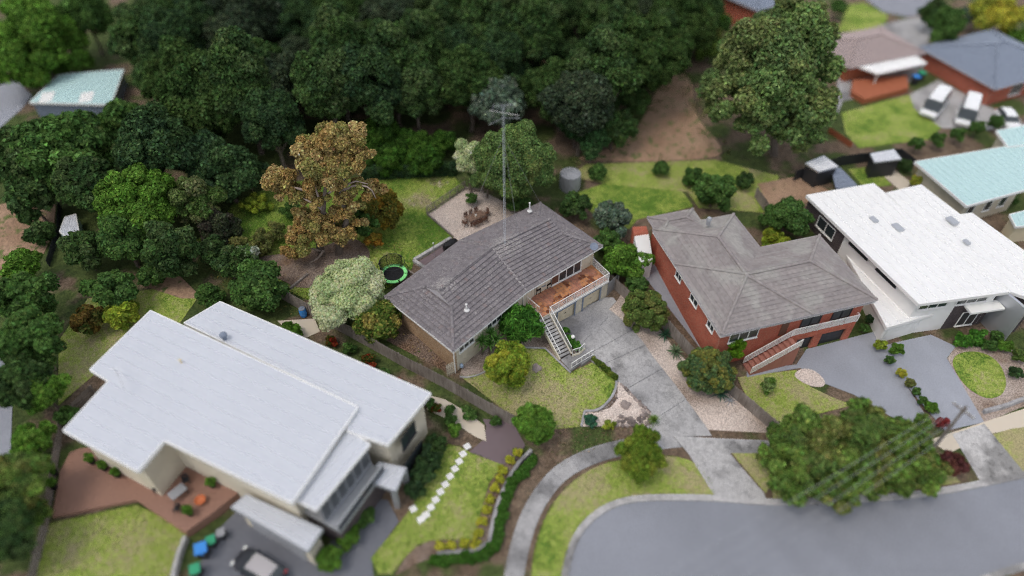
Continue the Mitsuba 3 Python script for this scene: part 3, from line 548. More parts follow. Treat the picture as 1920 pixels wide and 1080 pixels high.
for px, py, z, lab in ((977,560,2.9,'upper of two pale blue round lanterns by the terrace corner'),(984,570,2.2,'lower of two pale blue round lanterns by the terrace corner')):
    p = U(px, py, z); k = thing('lantern', lab, 'lantern'); m = trimesh.creation.icosphere(subdivisions=2, radius=.24); add('globe', (np.array(m.vertices) * [1, 1, .9] + p, np.array(m.faces)), 'paint_blue_mat', k, smooth=True); add('cap', lathe([(.1, .2), (.1, .28), (0, .3)], p, 8), 'grey_mat', k)
p = W(866, 692); k = thing('gas_meter', 'pale blue meter at the front left house corner', 'meter'); add('body', [lathe([(.16, .35), (.18, .4), (.18, .6), (.1, .7), (0, .72)], p, 10)], 'paint_blue_mat', k); add('pipe', [tube([p + [0, .1, 0], p + [0, .1, .8]], .025, 5), tube([p + [.1, 0, 0], p + [.1, 0, .4]], .025, 5)], 'galv_mat', k)

# ---------------------------------------------------------------- furniture
def place(parts, c, rz, root):
    a, b = math.cos(rz), math.sin(rz)
    for nm, ms, mat in parts:
        v, f = cat_(ms); v = np.c_[v[:, 0] * a - v[:, 1] * b, v[:, 0] * b + v[:, 1] * a, v[:, 2]] + np.asarray(c); add(nm, (v, f), mat, root)
def chair_parts(mat, arms=True, mesh=False):
    P = [('seat', [box([0, y, .44], [.46, .085, .03]) for y in np.linspace(-.19, .19, 5)], mat), ('backrest', [box([x, -.24, .72], [.06, .025, .5]) for x in np.linspace(-.17, .17, 5)] + [bar([-.24, -.25, .98], [.24, -.25, .98], .035, .07)], mat)]
    for x in (-.22, .22): P += [('leg', [bar([x, .2, 0], [x, .2, .62], .045, .045)], mat), ('leg', [bar([x, -.28, 0], [x, -.23, .98], .045, .045)], mat)]
    if arms: P += [('armrest', [bar([x, -.24, .64], [x, .24, .64], .06, .03)], mat) for x in (-.24, .24)]
    return P
zt = hz(*U(893, 405, 2.9)[:2]) + .05; ta, tb = U(877,412,zt + .74)[:2], U(907,397.5,zt + .74)[:2]; tc = (ta + tb) / 2; td = (tb - ta); tL = np.linalg.norm(td); td /= tL; tL = min(tL, 2.5); tn = np.array([-td[1], td[0]]); tr = math.atan2(td[1], td[0])
k = thing('dining_table', 'long brown timber outdoor dining table on the gravel pad', 'table')
place([('tabletop', [box([x, y, .73], [.0 + tL, .1, .035]) for y in np.linspace(-.46, .46, 9) for x in (0,)], 'table_mat'), ('apron', [box([0, s * .42, .66], [tL - .2, .03, .09]) for s in (-1, 1)], 'teak_mat')] +
      [('leg', [box([sx * (tL / 2 - .12), sy * .4, .35], [.08, .08, .7])], 'teak_mat') for sx in (-1, 1) for sy in (-1, 1)], [*tc, zt], tr, k)
p = np.array([*tc, zt + .75]); k = thing('candle_jar', 'small white jar in the middle of the dining table', 'jar'); add('jar', lathe([(.07, 0), (.09, .05), (.09, .2), (.06, .22), (.05, .15)], p, 10), 'white_mat', k); add('base', lathe([(0, 0), (.13, 0), (.13, .015), (0, .02)], p, 10), 'cream_mat', k)
cl = [(-.32, 1, 'leftmost chair on the far side of the dining table'), (0, 1, 'middle chair on the far side of the dining table'), (.32, 1, 'rightmost chair on the far side of the dining table'), (-.32, -1, 'leftmost chair on the near side of the dining table'), (0, -1, 'middle chair on the near side of the dining table'), (.32, -1, 'rightmost chair on the near side of the dining table')]
for f, s, lab in cl:
    c = tc + td * tL * f + tn * s * .72; k = thing('dining_chair', 'brown slatted timber chair, ' + lab, 'chair', 'chairs round the outdoor table'); place(chair_parts('teak_mat'), [*c, zt], tr + (math.pi if s > 0 else 0) + rng.normal(0, .06), k)
for s, lab in ((-1, 'near left'), (1, 'far right')):
    c = tc + td * s * (tL / 2 + .35); k = thing('dining_chair', f'brown slatted timber chair at the {lab} head of the dining table', 'chair', 'chairs round the outdoor table'); place(chair_parts('teak_mat'), [*c, zt], tr + (-math.pi / 2 if s < 0 else math.pi / 2) + math.pi * 0 + (0), k)
tz = ZF + .02; p = U(1017, 543, tz)
k = thing('bistro_table', 'small round glass bistro table on the terrace', 'table'); place([('tabletop', [lathe([(0, .68), (.34, .68), (.34, .7), (0, .7)], [0, 0, 0], 16)], 'grey_mat'), ('base', [tube([[.3 * math.cos(a), .3 * math.sin(a), 0], [.05 * math.cos(a), .05 * math.sin(a), .4], [.28 * math.cos(a), .28 * math.sin(a), .67]], .018, 5) for a in (0, 2.1, 4.2)], 'dark_metal_mat')], p, 0, k)
wa = math.atan2(tv[1], tv[0])
for s, lab in ((-.62, 'left'), (.68, 'right')):
    c = p[:2] + tv * s; k = thing('bistro_chair', f'black metal chair to the {lab} of the bistro table', 'chair', 'black chairs on the terrace'); place(chair_parts('black_mat') + [('cushion', [box([0, 0, .47], [.44, .44, .05])], 'black_mat')], [*c, tz], wa + (-math.pi / 2 if s < 0 else math.pi / 2), k)
p = U(845, 460, hz(*W(845, 460)[:2]) + .6)[:2]; k = thing('barbecue', 'covered black barbecue against the retaining wall', 'barbecue'); ba = math.atan2(*(W2([(777,490),(846,449)])[1] - W2([(777,490),(846,449)])[0])[::-1])
place([('cover', [lathe([(.95, .12), (.98, .5), (1.0, .8), (.86, 1.08), (.5, 1.2), (0, 1.22)], [0, 0, 0], 8)], 'black_mat')], [0, 0, 0], 0, k)
kk = k + '__cover'; scene[kk]['to_world'] = T().translate([*p, hz(*p)]).rotate([0, 0, 1], math.degrees(ba)).scale([1, .5, 1]).rotate([0, 0, 1], 22.5)
add('handle', bar([*(p - tv * .3), hz(*p) + .95], [*(p + tv * .3), hz(*p) + .95], .03, .03), 'galv_mat', k); 
for s in (-.5, .5): c = p + s * np.array([math.cos(ba), math.sin(ba)]); add('wheel', lathe([(.0, 0), (.09, 0), (.09, .12), (0, .12)], g3(*c), 10), 'dark_metal_mat', k)
p = W(815, 482); k = thing('washing_post', 'slim white post beside the retaining wall', 'post'); add('pole', tube([p, p + [0, 0, 1.9]], .035, 6), 'galv_mat', k); add('cap', lathe([(.07, 0), (.07, .1), (0, .12)], p + [0, 0, 1.9], 8), 'white_mat', k)
# trampoline
tz = hz(*U(738, 512, 2.9)[:2]); p = U(738, 513, tz + .75); p[2] = tz; k = thing('trampoline', 'round trampoline with bright green pad ring and black safety net', 'trampoline')
Rm = 1.4; gg = np.linspace(0, 2 * math.pi, 49)
for i in range(6):
    a0, a1 = i * math.pi / 3 + .06, (i + 1) * math.pi / 3 - .02; aa = np.linspace(a0, a1, 9)
    o, n_ = np.c_[np.cos(aa), np.sin(aa)], 9; v = np.vstack([np.c_[o * Rm, np.full(9, .74)], np.c_[o * Rm * .99, np.full(9, .80)], np.c_[o * Rm * .75, np.full(9, .80)], np.c_[o * Rm * .74, np.full(9, .74)]]) + p; j = np.arange(8)
    add('pad', (v, np.vstack([np.vstack([np.c_[r * 9 + j, r * 9 + j + 1, r * 9 + j + 10], np.c_[r * 9 + j, r * 9 + j + 10, r * 9 + j + 9]]) for r in range(3)])), 'lime_mat', k)
add('mat', lathe([(0, .72), (Rm * .76, .72), (Rm * .76, .735), (0, .735)], p, 40), 'black_mat', k)
tm = mikit.meshkit.text_mesh('JUMPFLEX', .001) if False else None
add('frame', [tube(np.c_[Rm * 1.02 * np.cos(gg), Rm * 1.02 * np.sin(gg), gg * 0 + .7] + p, .03, 5), tube(np.c_[Rm * .9 * np.cos(gg), Rm * .9 * np.sin(gg), gg * 0 + 2.35] + p, .025, 5), tube(np.c_[Rm * 1.05 * np.cos(gg), Rm * 1.05 * np.sin(gg), gg * 0 + .04] + p, .025, 5)], 'dark_metal_mat', k)
for i in range(6):
    a = i * math.pi / 3 + .02; d = np.array([math.cos(a), math.sin(a), 0]); add('pole', tube([p + d * Rm * 1.05, p + d * Rm * 1.12 + [0, 0, .8], p + d * Rm * 1.1 + [0, 0, 1.6], p + d * Rm * .9 + [0, 0, 2.35]], .03, 5), 'dark_metal_mat', k)
net = []
ga_n = np.linspace(.25 * math.pi, 1.12 * math.pi, 60)
for a in ga_n:
    d = np.array([math.cos(a), math.sin(a), 0]); net.append(tube([p + d * Rm * .8 + [0, 0, .8], p + d * Rm * .88 + [0, 0, 1.7], p + d * Rm * .9 + [0, 0, 2.35]], .011, 3))
for z in np.arange(.9, 2.35, .06): net.append(tube(np.c_[np.cos(ga_n), np.sin(ga_n), ga_n * 0] * Rm * np.interp(z, [.8, 1.7, 2.35], [.8, .88, .9]) + p + [0, 0, z], .011, 3))
add('net', net, 'black_mat', k, kind='stuff')

# ---------------------------------------------------------------- rocks
def rocks(pts, r, lab, name='border_rock', grp=None, mat='rock_mat'):
    for i, (px, py, s) in enumerate(pts):
        p = W(px, py); add(name, rock(p + [0, 0, r * s * .3], r * s, int(px * 31 + py)), mat, label=lab, cat='rock', group=grp, uv=np.tile([rng.random(), 0.], (42, 1)))
def along(pts, n, s=1, j=1.2):
    P = np.asarray(pts, float); d = np.r_[0, np.cumsum(np.linalg.norm(np.diff(P, axis=0), axis=1))]; q = np.random.default_rng(n)
    return [(np.interp(x, d, P[:, 0]) + q.normal(0, j), np.interp(x, d, P[:, 1]) + q.normal(0, j * .6), s * q.uniform(.7, 1.4)) for x in np.linspace(0, d[-1], n)]
rocks(along([(1160,718),(1172,728),(1190,748),(1218,774)], 26), .14, 'dark rock bordering the pebble bed along the driveway', grp='rocks between pebble bed and driveway')
rocks(along([(1158,735),(1152,750),(1140,762),(1124,772),(1100,774)], 18, .8), .14, 'small dark rock along the curved mowing edge', grp='rocks along the mowing edge')
q = np.random.default_rng(3)
rocks([(x + q.normal(0, 2), y + q.normal(0, 1.5), q.uniform(.8, 1.5)) for x in range(1160, 1218, 8) for y in (786, 792, 798)] + [(1207,772,1.5),(1212,779,1.6),(1204,780,1.3),(1198,786,1.4)], .185, 'dark boulder heaped at the street end of the pebble bed', 'boulder', 'boulders heaped in the pebble bed')
for px, py, s, lab in ((1169,757,1,'brown rock at the back of the small cluster in the pebble bed'),(1178,759,.9,'right rock of the small cluster in the pebble bed'),(1173,764,1.1,'front rock of the small cluster in the pebble bed')):
    p = W(px, py); add('boulder', rock(p + [0, 0, .1], .32 * s, px), 'rock_mat', label=lab, cat='rock', uv=np.tile([.75, 0.], (42, 1)))
p = W(1006, 691); add('flat_stone', rock(p + [0, 0, .05], [.5, .42, .18], 5), 'rock_mat', label='flat grey stone lying on the front lawn', cat='rock', uv=np.tile([.8, 0.], (42, 1)))
p = W(1368, 752); k = thing('dead_agave', 'dried grey remains of a spiky plant on the gravel', 'plant')
for i in range(9): a = i * .7; d = np.array([math.cos(a), math.sin(a), 0]); add('dry_leaf', tube([p + [0, 0, .05], p + d * .35 + [0, 0, .22], p + d * .7 + [0, 0, .03]], [.05, .05, .01], 4), 'grey_mat', k)

# ---------------------------------------------------------------- neighbours' buildings
def plan(pts, z): return np.array([U(*p, z)[:2] for p in pts])
def ribs(poly, z, d, step, mat_uv, k, slope=None):
    """Low standing seams across a metal roof, along plan direction d; z(x, y) is the roof's height."""
    d = np.asarray(d) / np.linalg.norm(d); n = np.array([-d[1], d[0]]); g = Polygon(poly); c = np.array(g.centroid.coords[0]); ms = []
    for s in np.arange(-40, 40, step * 1.8):
        l = LineString([c + n * s - d * 60, c + n * s + d * 60]).intersection(g.buffer(-.05))
        for q in getattr(l, 'geoms', [l]):
            if q.length > .3: a, b = np.array(q.coords[0]), np.array(q.coords[-1]); ms.append(bar([*a, z(*a) + .015], [*b, z(*b) + .009], .11, .02))
    if ms: m = cat_(ms); add('seams', m, 'roof_metal_mat', k, kind='stuff', uv=np.tile([mat_uv, 0.], (len(m[0]), 1)))
def flat_roof(parent, poly, z, th, tone, fascia, d, step=.55, grad=(0, 0), name='roof', label=None):
    """A skillion sheet: plan polygon, height z at its first corner with slope grad."""
    poly = np.asarray(poly); o = poly[0]; hgt = lambda x, y: z + (x - o[0]) * grad[0] + (y - o[1]) * grad[1]
    v, f = prism(poly, 0, th); v = v.copy(); v[:, 2] += [hgt(x, y) - th for x, y in v[:, :2]]
    k = add(name, (v, f), 'roof_metal_mat', parent, label=label, uv=np.tile([tone, 0.], (len(v), 1)))
    for a, b in zip(poly, np.roll(poly, -1, 0)): add('fascia', bar([*a, hgt(*a) - th / 2 - .01], [*b, hgt(*b) - th / 2 - .01], .09, th + .06), fascia, k)
    ribs(poly, hgt, d, step, tone, k); return k

# the modern house at the left
mh_ = thing('modern_house', 'two storey modern house with big flat pale metal roofs at the lower left', 'house')
Z1 = 5.7
RA = plan([(282,582),(168,693),(203,714),(118,807),(258,884),(308,826),(547,943),(671,763)], Z1); RBm = plan([(413,566),(345,606),(671,763),(650,808),(727,835),(808,738)], Z1 - .5)
dA = RA[0] - RA[1]
flat_roof(mh_, RA, Z1, .3, 0, 'white_mat', RA[7] - RA[0], .6, label='larger pale roof, nearer the deck'); flat_roof(mh_, RBm[[0, 1, 2, 3, 4, 5]], Z1 - .45, .3, 0, 'white_mat', RBm[5] - RBm[0], .6, label='narrower pale roof, nearer the paling fence')
IA, IB = offs(RA, -.55), offs(RBm, -.5)
zb = -1.5
walls(mh_, IA, zb, Z1 - .3, 'render_mat'); walls(mh_, IB, zb, Z1 - .76, 'render_mat')
# balcony side: strip roof, glazing, ledge
SR = plan([(652,806),(694,833),(592,957),(556,938)], 5.0); flat_roof(mh_, SR, 5.0, .2, 0, 'white_mat', SR[2] - SR[1], .5, label='narrow strip roof over the balcony')
bl = plan([(692,842),(604,957)], 4.6); t_ = (bl[1] - bl[0]) / np.linalg.norm(bl[1] - bl[0]); n_ = np.array([-t_[1], t_[0]]); n_ = n_ if n_[0] > 0 else -n_
n_out = -n_ if (n_ @ (bl[0] - RA.mean(0))) < 0 else n_
gz0 = bl[0] - n_out * .25, bl[1] - n_out * .25
wl = (gz0[0], gz0[1]) if np.cross(gz0[1] - gz0[0], n_out) < 0 else (gz0[1], gz0[0])
window(mh_, wl[0], wl[1], 2.5, 4.75, 6, 'galv_mat', w=.06, label='long band of balcony glazing')
OL = Polygon([bl[0] + n_out * 1.1, bl[1] + n_out * 1.1, bl[1] - n_out * 3, bl[0] - n_out * 3]); oc = np.array(OL.exterior.coords)[:-1]
add('balcony', prism(oc, 1.9, 2.25), 'galv_mat', mh_, label='grey balcony slab'); walls(mh_, offs(oc, -.15), zb, 1.9, 'brick_dark_mat')
bc = [bl[0] + n_out * 1.05, bl[1] + n_out * 1.05]; add('balcony_glass', bar([*bc[0], 2.7], [*bc[1], 2.7], .03, .9), 'glass_mat', mh_); add('handrail', bar([*bc[0], 3.17], [*bc[1], 3.17], .1, .05), 'galv_mat', mh_)
# garage awning roof
AW = plan([(462,927),(433,951),(577,1034),(605,992)], 2.4); flat_roof(mh_, AW, 2.4, .3, 0, 'galv_mat', AW[2] - AW[1], .45, label='low grey roof over the garage'); walls(mh_, offs(AW, -.3), zb, 2.05, 'render_mat')
aw = offs(AW, -.3); i_ = np.argmin(np.linalg.norm(aw - AW[1], axis=1)); j_ = np.argmin(np.linalg.norm(aw - AW[2], axis=1)); a, b = aw[i_], aw[j_]; tt = (b - a) / np.linalg.norm(b - a); no = np.array([tt[1], -tt[0]]); no = no if no @ (AW[1] - AW[0]) > 0 else -no
for s in range(4): add('garage_door', bar([*(a + tt * .7 + no * .05), -.75 + s * .52], [*(b - tt * .7 + no * .05), -.75 + s * .52], .05, .5), 'grey_mat', mh_)
# portico
PO = plan([(680,899),(711,866),(762,877),(742,921)], 2.2); flat_roof(mh_, PO, 2.2, .3, 0, 'galv_mat', PO[1] - PO[0], .5, name='portico_roof', label='small grey portico roof on two pillars')
for px, py in ((737,914),(757,880)): c = plan([(px, py)], 2.2)[0]; add('pillar', bar([*c, -1.4], [*c, 1.9], .42, .42), 'galv_mat', mh_)
def win_px(parent, p, q, z0, z1, n=2, frame='dark_metal_mat', outward=None, zline_=None, label=None):
    a, b = plan([p, q], zline_ if zline_ is not None else z1)
    o = np.asarray(outward, float); t = b - a
    if np.array([t[1], -t[0]]) @ o < 0: a, b = b, a
    return window(parent, a, b, z0, z1, n, frame, label=label)
rs = RBm[5] - RBm[0]
win_px(mh_, (751,825), (776,788), 2.9, 4.5, 2, outward=rs, label='upper window on the street end'); 
win_px(mh_, (757,872), (790,826), -.4, 1.6, 3, outward=rs, zline_=1.6, label='lower window on the street end')
p = U(421, 634, 5.4); add('roof_vent', [lathe([(.18, -.2), (.18, .25), (.32, .3), (.34, .5), (.2, .62), (0, .65)], p, 10)], 'slate_mat', mh_); p = U(340, 680, 5.7); add('roof_vent', [lathe([(.1, -.2), (.1, .4), (.14, .42), (0, .5)], p, 8)], 'cream_mat', mh_)
a, b = U(222, 703, 5.8), U(243, 742, 5.8); add('aerial', [tube([a + [0, 0, -.2], a + [0, 0, 1.1]], .025, 4), tube([a + [0, 0, 1.0], b + [0, 0, 1.0]], .02, 4)] + [tube([a * (1 - f) + b * f + [-.4, 0, 1.0], a * (1 - f) + b * f + [.4, .1, 1.0]], .012, 3) for f in np.linspace(.1, .9, 6)], 'galv_mat', mh_)

# its deck, lawn, paving
DK = W2([(130,838),(110,880),(97,968),(257,938),(353,1004),(405,968),(452,930),(420,890),(300,820)], .35); dg = Polygon(DK).buffer(0); zd = .55
dk = add('timber_deck', prism(DK, -1.2, zd - .03), 'deck_mat', label='reddish brown timber deck beside the modern house', cat='deck', kind=None)
bm, ang = [], np.array([.93, -.37]); c0 = np.array(dg.centroid.coords[0]); nn_ = np.array([-ang[1], ang[0]])
for s in np.arange(-14, 14, .145):
    l = LineString([c0 + nn_ * s - ang * 30, c0 + nn_ * s + ang * 30]).intersection(dg)
    for q_ in getattr(l, 'geoms', [l]):
        if q_.length > .2: bm.append(bar([*q_.coords[0], zd], [*q_.coords[-1], zd + .001], .135, .03))
add('boards', bm, 'deck_mat', dk, kind='stuff')
ML = W2([(90,982),(257,947),(333,985),(352,1008),(333,1060),(320,1130),(40,1130),(63,1070)]); nz = near((180,1010,2,.2),(140,1040,1.5,.15),(290,960,1,-.2))
sheet('neighbour_lawn', ML, 'grass_mat', .04, lambda p: .52 + nz(p), 'bright yellowish lawn below the timber deck', step=.8)
FLn = W2([(840,833),(862,838),(882,849),(943,872),(917,907),(905,950),(888,1013),(845,1012),(807,1014),(782,1024),(760,1045),(735,1076),(710,1076),(695,1048),(747,984),(777,945)])
sheet('neighbour_front_lawn', FLn, 'grass_mat', .05, lambda p: .38 + near((800,1000,3,.15),(870,960,3,.12))(p), 'bright green front lawn with a row of stepping stones', step=.7)
sheet('mulch_bed', W2([(943,872),(966,866),(996,848),(964,880),(938,933),(925,975),(915,1037),(820,1041),(775,1060),(740,1080),(760,1045),(782,1024),(807,1014),(888,1013),(905,950),(917,907)]), 'gravel_mat', .045, .85, 'mulch bed holding a row of yellow shrubs', step=.7)
sheet('path', W2([(880,848),(905,826),(912,800),(905,786),(960,790),(985,835),(970,862),(943,872)]), 'purple_paving_mat', .045, None, 'purple brick paved driveway beside the left neighbour')
sheet('patio', W2([(806,742),(835,750),(880,776),(908,798),(912,828),(893,820),(850,792),(800,768)]), 'cream_paving_mat', .06, None, 'cream paved strip beside the modern house')
sheet('patio', W2([(520,602),(590,598),(600,622),(560,640)]), 'cream_paving_mat', .06, None, 'small cream paved patch by the paling fence')
sheet('neighbour_driveway', W2([(392,1010),(443,960),(600,1040),(690,935),(727,938),(748,978),(697,1048),(705,1130),(375,1130),(375,1060)]), 'asphalt_mat', .045, .85, 'dark grey driveway with a parked hatchback', step=1)
edging([(996,848),(965,880),(939,933),(926,975),(914,1036),(820,1042)], .3, .5, 'concrete_mat', 'garden_wall', 'low curved grey wall below the yellow shrubs', 'wall', tone=.35, n=1)
edging([(352,1012),(334,1058),(322,1130)], .3, .7, 'concrete_mat', 'garden_wall', 'pale retaining wall at the right of the yellowish lawn', 'wall', tone=.2, n=1)
for i, (px, py) in enumerate([(876,838),(868,852),(861,866),(853,880),(844,894),(835,909),(826,923),(817,938),(808,952),(799,966),(789,975),(775,955)]):
    p = W(px, py); t = box([0, 0, 0], [.55, .55, .1], .6); add('stepping_stone', (t[0] + p + [0, 0, .06], t[1]), 'white_mat', label=['first','second','third','fourth','fifth','sixth','seventh','eighth','ninth','tenth','eleventh','last'][i] + ' white stepping stone in the front lawn, counted from the paved driveway', cat='stepping stone', group='stepping stones in the lawn')
fence([(168,722),(110,780),(95,868),(76,985),(50,1085)], 1.1, 'pale low paling fence left of the timber deck', name='low_fence', mat='wood_grey_mat')
fence([(392,618),(345,650),(330,668)], 1.3, 'short grey fence behind the modern house')
# deck furniture
def at_deck(px, py): return U(px, py, zd + .02)
p = at_deck(338, 930); k = thing('outdoor_table', 'grey square table on the timber deck', 'table'); place([('tabletop', [box([0, 0, .72], [1.3, .85, .06])], 'grey_mat')] + [('leg', [box([x, y, .35], [.07, .07, .7])], 'dark_metal_mat') for x in (-.55, .55) for y in (-.35, .35)], p, .9, k)
for px, py, r, lab in ((300,922,0,'left'),(335,958,1.6,'near'),(352,905,3.6,'far')): k = thing('deck_chair', f'dark chair at the {lab} side of the deck table', 'chair', 'chairs on the timber deck'); place(chair_parts('dark_metal_mat', True), at_deck(px, py), r, k)
p = at_deck(330, 878); k = thing('patio_heater', 'slim silver post with dark folded umbrella on the deck', 'umbrella'); add('pole', tube([p, p + [0, 0, 2.4]], .05), 'galv_mat', k); add('canopy', lathe([(.12, 1.0), (.28, 1.1), (.2, 1.9), (.05, 2.5)], p, 8), 'grey_mat', k); add('base', lathe([(.4, 0), (.4, .1), (0, .12)], p, 12), 'dark_metal_mat', k)
p = at_deck(378, 942); k = thing('fire_pit', 'orange bowl on the timber deck', 'bowl'); add('bowl', lathe([(.1, .1), (.4, .3), (.45, .45), (.4, .45), (.3, .3), (0, .25)], p, 14), 'orange_mat', k); add('foot', lathe([(.25, 0), (.12, .12)], p, 10), 'dark_metal_mat', k)
for i, (px, py) in enumerate([(400,912),(358,965),(175,868),(198,880),(222,893),(105,890),(104,915)]):
    p = at_deck(px, py); k = thing('plant_pot', ['dark pot right of the deck table','dark pot at the near corner of the deck','leftmost dark pot along the roof edge','middle dark pot along the roof edge','rightmost dark pot along the roof edge','upper dark pot by the low fence','lower dark pot by the low fence'][i], 'pot'); add('pot', lathe([(.2, 0), (.3, .45), (.26, .45), (.2, .35), (0, .35)], p, 12), 'black_mat', k); POTS = globals().setdefault('POTS', []); POTS.append(p)
# wheelie bins
def bin_(px, py, mat, lab, s=1.0):
    p = W(px, py); k = thing('wheelie_bin', lab, 'bin'); add('body', [(np.array([[x * w, y * w, z] for z, w in ((.08, .5), (1.0, .62)) for x in (-.5, .5) for y in (-.5, .5)]) * s + p, np.array([[0,2,3],[0,3,1],[4,5,7],[4,7,6],[0,1,5],[0,5,4],[2,6,7],[2,7,3],[0,4,6],[0,6,2],[1,3,7],[1,7,5]]))], 'dark_metal_mat', k)
    add('lid', [box(p + np.array([0, 0, 1.03 * s]), [.68 * s, .72 * s, .08 * s], .4), bar(p + np.array([-.3, -.36, 1.0]) * s, p + np.array([.3, -.36, 1.0]) * s, .05, .05)], mat, k); add('wheel', [lathe([(0, 0), (.1, 0), (.1, .06), (0, .06)], p + [s * x, .25, .02], 8) for x in (-.25, .25)], 'black_mat', k)
bin_(386, 1042, 'blue_mat', 'blue lidded bin beside the hatchback', 1.3); bin_(402, 1023, 'green_mat', 'green lidded bin behind the blue bin', 1.0); bin_(374, 1078, 'green_mat', 'green lidded bin at the bottom edge', 1.1); bin_(420, 1008, 'grey_mat', 'grey lidded bin nearest the garage', .9)
bin_(1722, 152, 'green_mat', 'green lidded bin by the white pergola', 1.3); bin_(1712, 158, 'blue_mat', 'blue lidded bin by the white pergola', 1.2)

# cars
def car(px, py, heading, paint, label, L=4.3, Wd=1.8, Hh=1.5, van=False, sunroof=False, off=0.0):
    k = thing('parked_car', label, 'van' if van else 'car'); p = W(px, py); q = np.linspace(0, 1, 15)
    hood = np.interp(q, [0, .04, .25, .5, .9, 1], [.62, .72, .88, .92, .95, .8]) * (1.15 if van else 1); low = np.interp(q, [0, .05, .95, 1], [.42, .24, .24, .42]); hw = np.interp(q, [0, .06, .2, .85, 1], [.72, .86, .97, .97, .8]) * Wd / 2
    def loft(xs, zl, zh, w0, w1, crown=.05):
        V = []
        for x, a, b, u, v in zip(xs, zl, zh, w0, w1): V.append([[x, -u, a], [x, -u * 1.02, a * .5 + b * .5], [x, -v, b], [x, -v * .5, b + crown], [x, v * .5, b + crown], [x, v, b], [x, u * 1.02, a * .5 + b * .5], [x, u, a]])
        V = np.array(V).reshape(-1, 3); m = len(xs); i, j = np.meshgrid(np.arange(m - 1), np.arange(8), indexing='ij'); Q = np.stack([i * 8 + j, i * 8 + (j + 1) % 8, (i + 1) * 8 + (j + 1) % 8, (i + 1) * 8 + j], -1).reshape(-1, 4)
        e = [[0, b, b + 1] for b in range(1, 7)] + [[(m - 1) * 8, (m - 1) * 8 + b + 1, (m - 1) * 8 + b] for b in range(1, 7)]
        return V, np.vstack([Q[:, [0, 1, 2]], Q[:, [0, 2, 3]], e])
    R = lambda m: (np.c_[m[0][:, 0] * math.cos(heading) - m[0][:, 1] * math.sin(heading), m[0][:, 0] * math.sin(heading) + m[0][:, 1] * math.cos(heading), m[0][:, 2]] + p + [0, 0, off + .05], m[1])
    X = (q - .5) * L; body = loft(X, low, hood, hw, hw * .93); add('body', R(body), paint, k, smooth=40)
    c = np.array([.22, .36, .5, .7, .86, .95]) if not van else np.array([.12, .22, .5, .8, .93, .97]); ch = np.array([.0, .82, 1, .98, .8, .0]) if not van else np.array([0, .8, 1, 1, .95, 0])
    cz = np.interp(c, q, hood) - .03; top = cz + (Hh - cz) * ch; cwid = np.interp(c, q, hw) * .92; glass = loft((c - .5) * L, cz, top, cwid, cwid * np.array([.95, .8, .78, .78, .8, .9]), .03); add('glasshouse', R(glass), 'glass_mat', k, smooth=40)
    m = slice(1, 5); tp_ = top[m] + .032; wt = (cwid * np.array([.95, .8, .78, .78, .8, .9]))[m] * .97; rf = loft(((c - .5) * L)[m], tp_ - .05, tp_, wt, wt, .03); add('roof_panel', R(rf), 'lilac_mat' if sunroof else paint, k, smooth=40)  # sunroof: the reflection is put into the panel's pale colour
    for s in (-1, 1):
        for x in (-.31, .30):
            w = lathe([(0, -.1), (.2, -.1), (.31, -.09), (.32, 0), (.31, .09), (.2, .1), (0, .1)], [0, 0, 0], 14); w = (np.c_[w[0][:, 0], w[0][:, 2], w[0][:, 1]] + [x * L, s * (Wd / 2 - .1), .32], w[1]); kw_ = add('wheel', R(w), 'black_mat', k); r_ = (np.c_[w[0][:, 0] * .0, w[0][:, 1] * 0, w[0][:, 2] * 0], w[1])
            hb = lathe([(0, 0), (.19, 0), (.17, .02), (0, .03)], [0, 0, 0], 10); add('hub', R((np.c_[hb[0][:, 0], s * hb[0][:, 2], hb[0][:, 1]] + [x * L, s * (Wd / 2), .32], hb[1])), 'galv_mat', kw_)
        add('tail_light', R(box([L / 2 - .06, s * Wd * .38, .8 * (1.1 if van else 1)], [.1, .28, .14])), 'red_mat', k); add('headlight', R(box([-L / 2 + .1, s * Wd * .36, .66], [.2, .34, .12])), 'white_mat', k); add('mirror', R(box([-L * .17, s * (Wd / 2 + .05), 1.0], [.14, .2, .14])), paint, k)
        add('side_trim', R(bar([-L * .3, s * (Wd * .49), .55], [L * .34, s * (Wd * .49), .55], .02, .05)), 'black_mat', k)
    return k
pa, pb = W(436, 1030), W(535, 1092); hd = math.atan2(pb[1] - pa[1], pb[0] - pa[0]); car(490, 1072, hd, 'car_dark_mat', 'dark hatchback with a reflection painted pale into its sunroof on the lower left driveway', 4.2, 1.85, 1.5, sunroof=True)
pa, pb = W(1722, 215), W(1755, 175); hd = math.atan2(pb[1] - pa[1], pb[0] - pa[0]); car(1748, 207, hd, 'car_white_mat', 'white van parked nearest the white pergola', 6.0, 2.4, 2.5, van=True); car(1808, 222, hd + .15, 'car_white_mat', 'white van parked against the red brick wall', 6.2, 2.4, 2.5, van=True); car(1885, 232, hd + .6, 'car_white_mat', 'white car above the teal roofs at the right edge', 4.5, 1.9, 1.5)

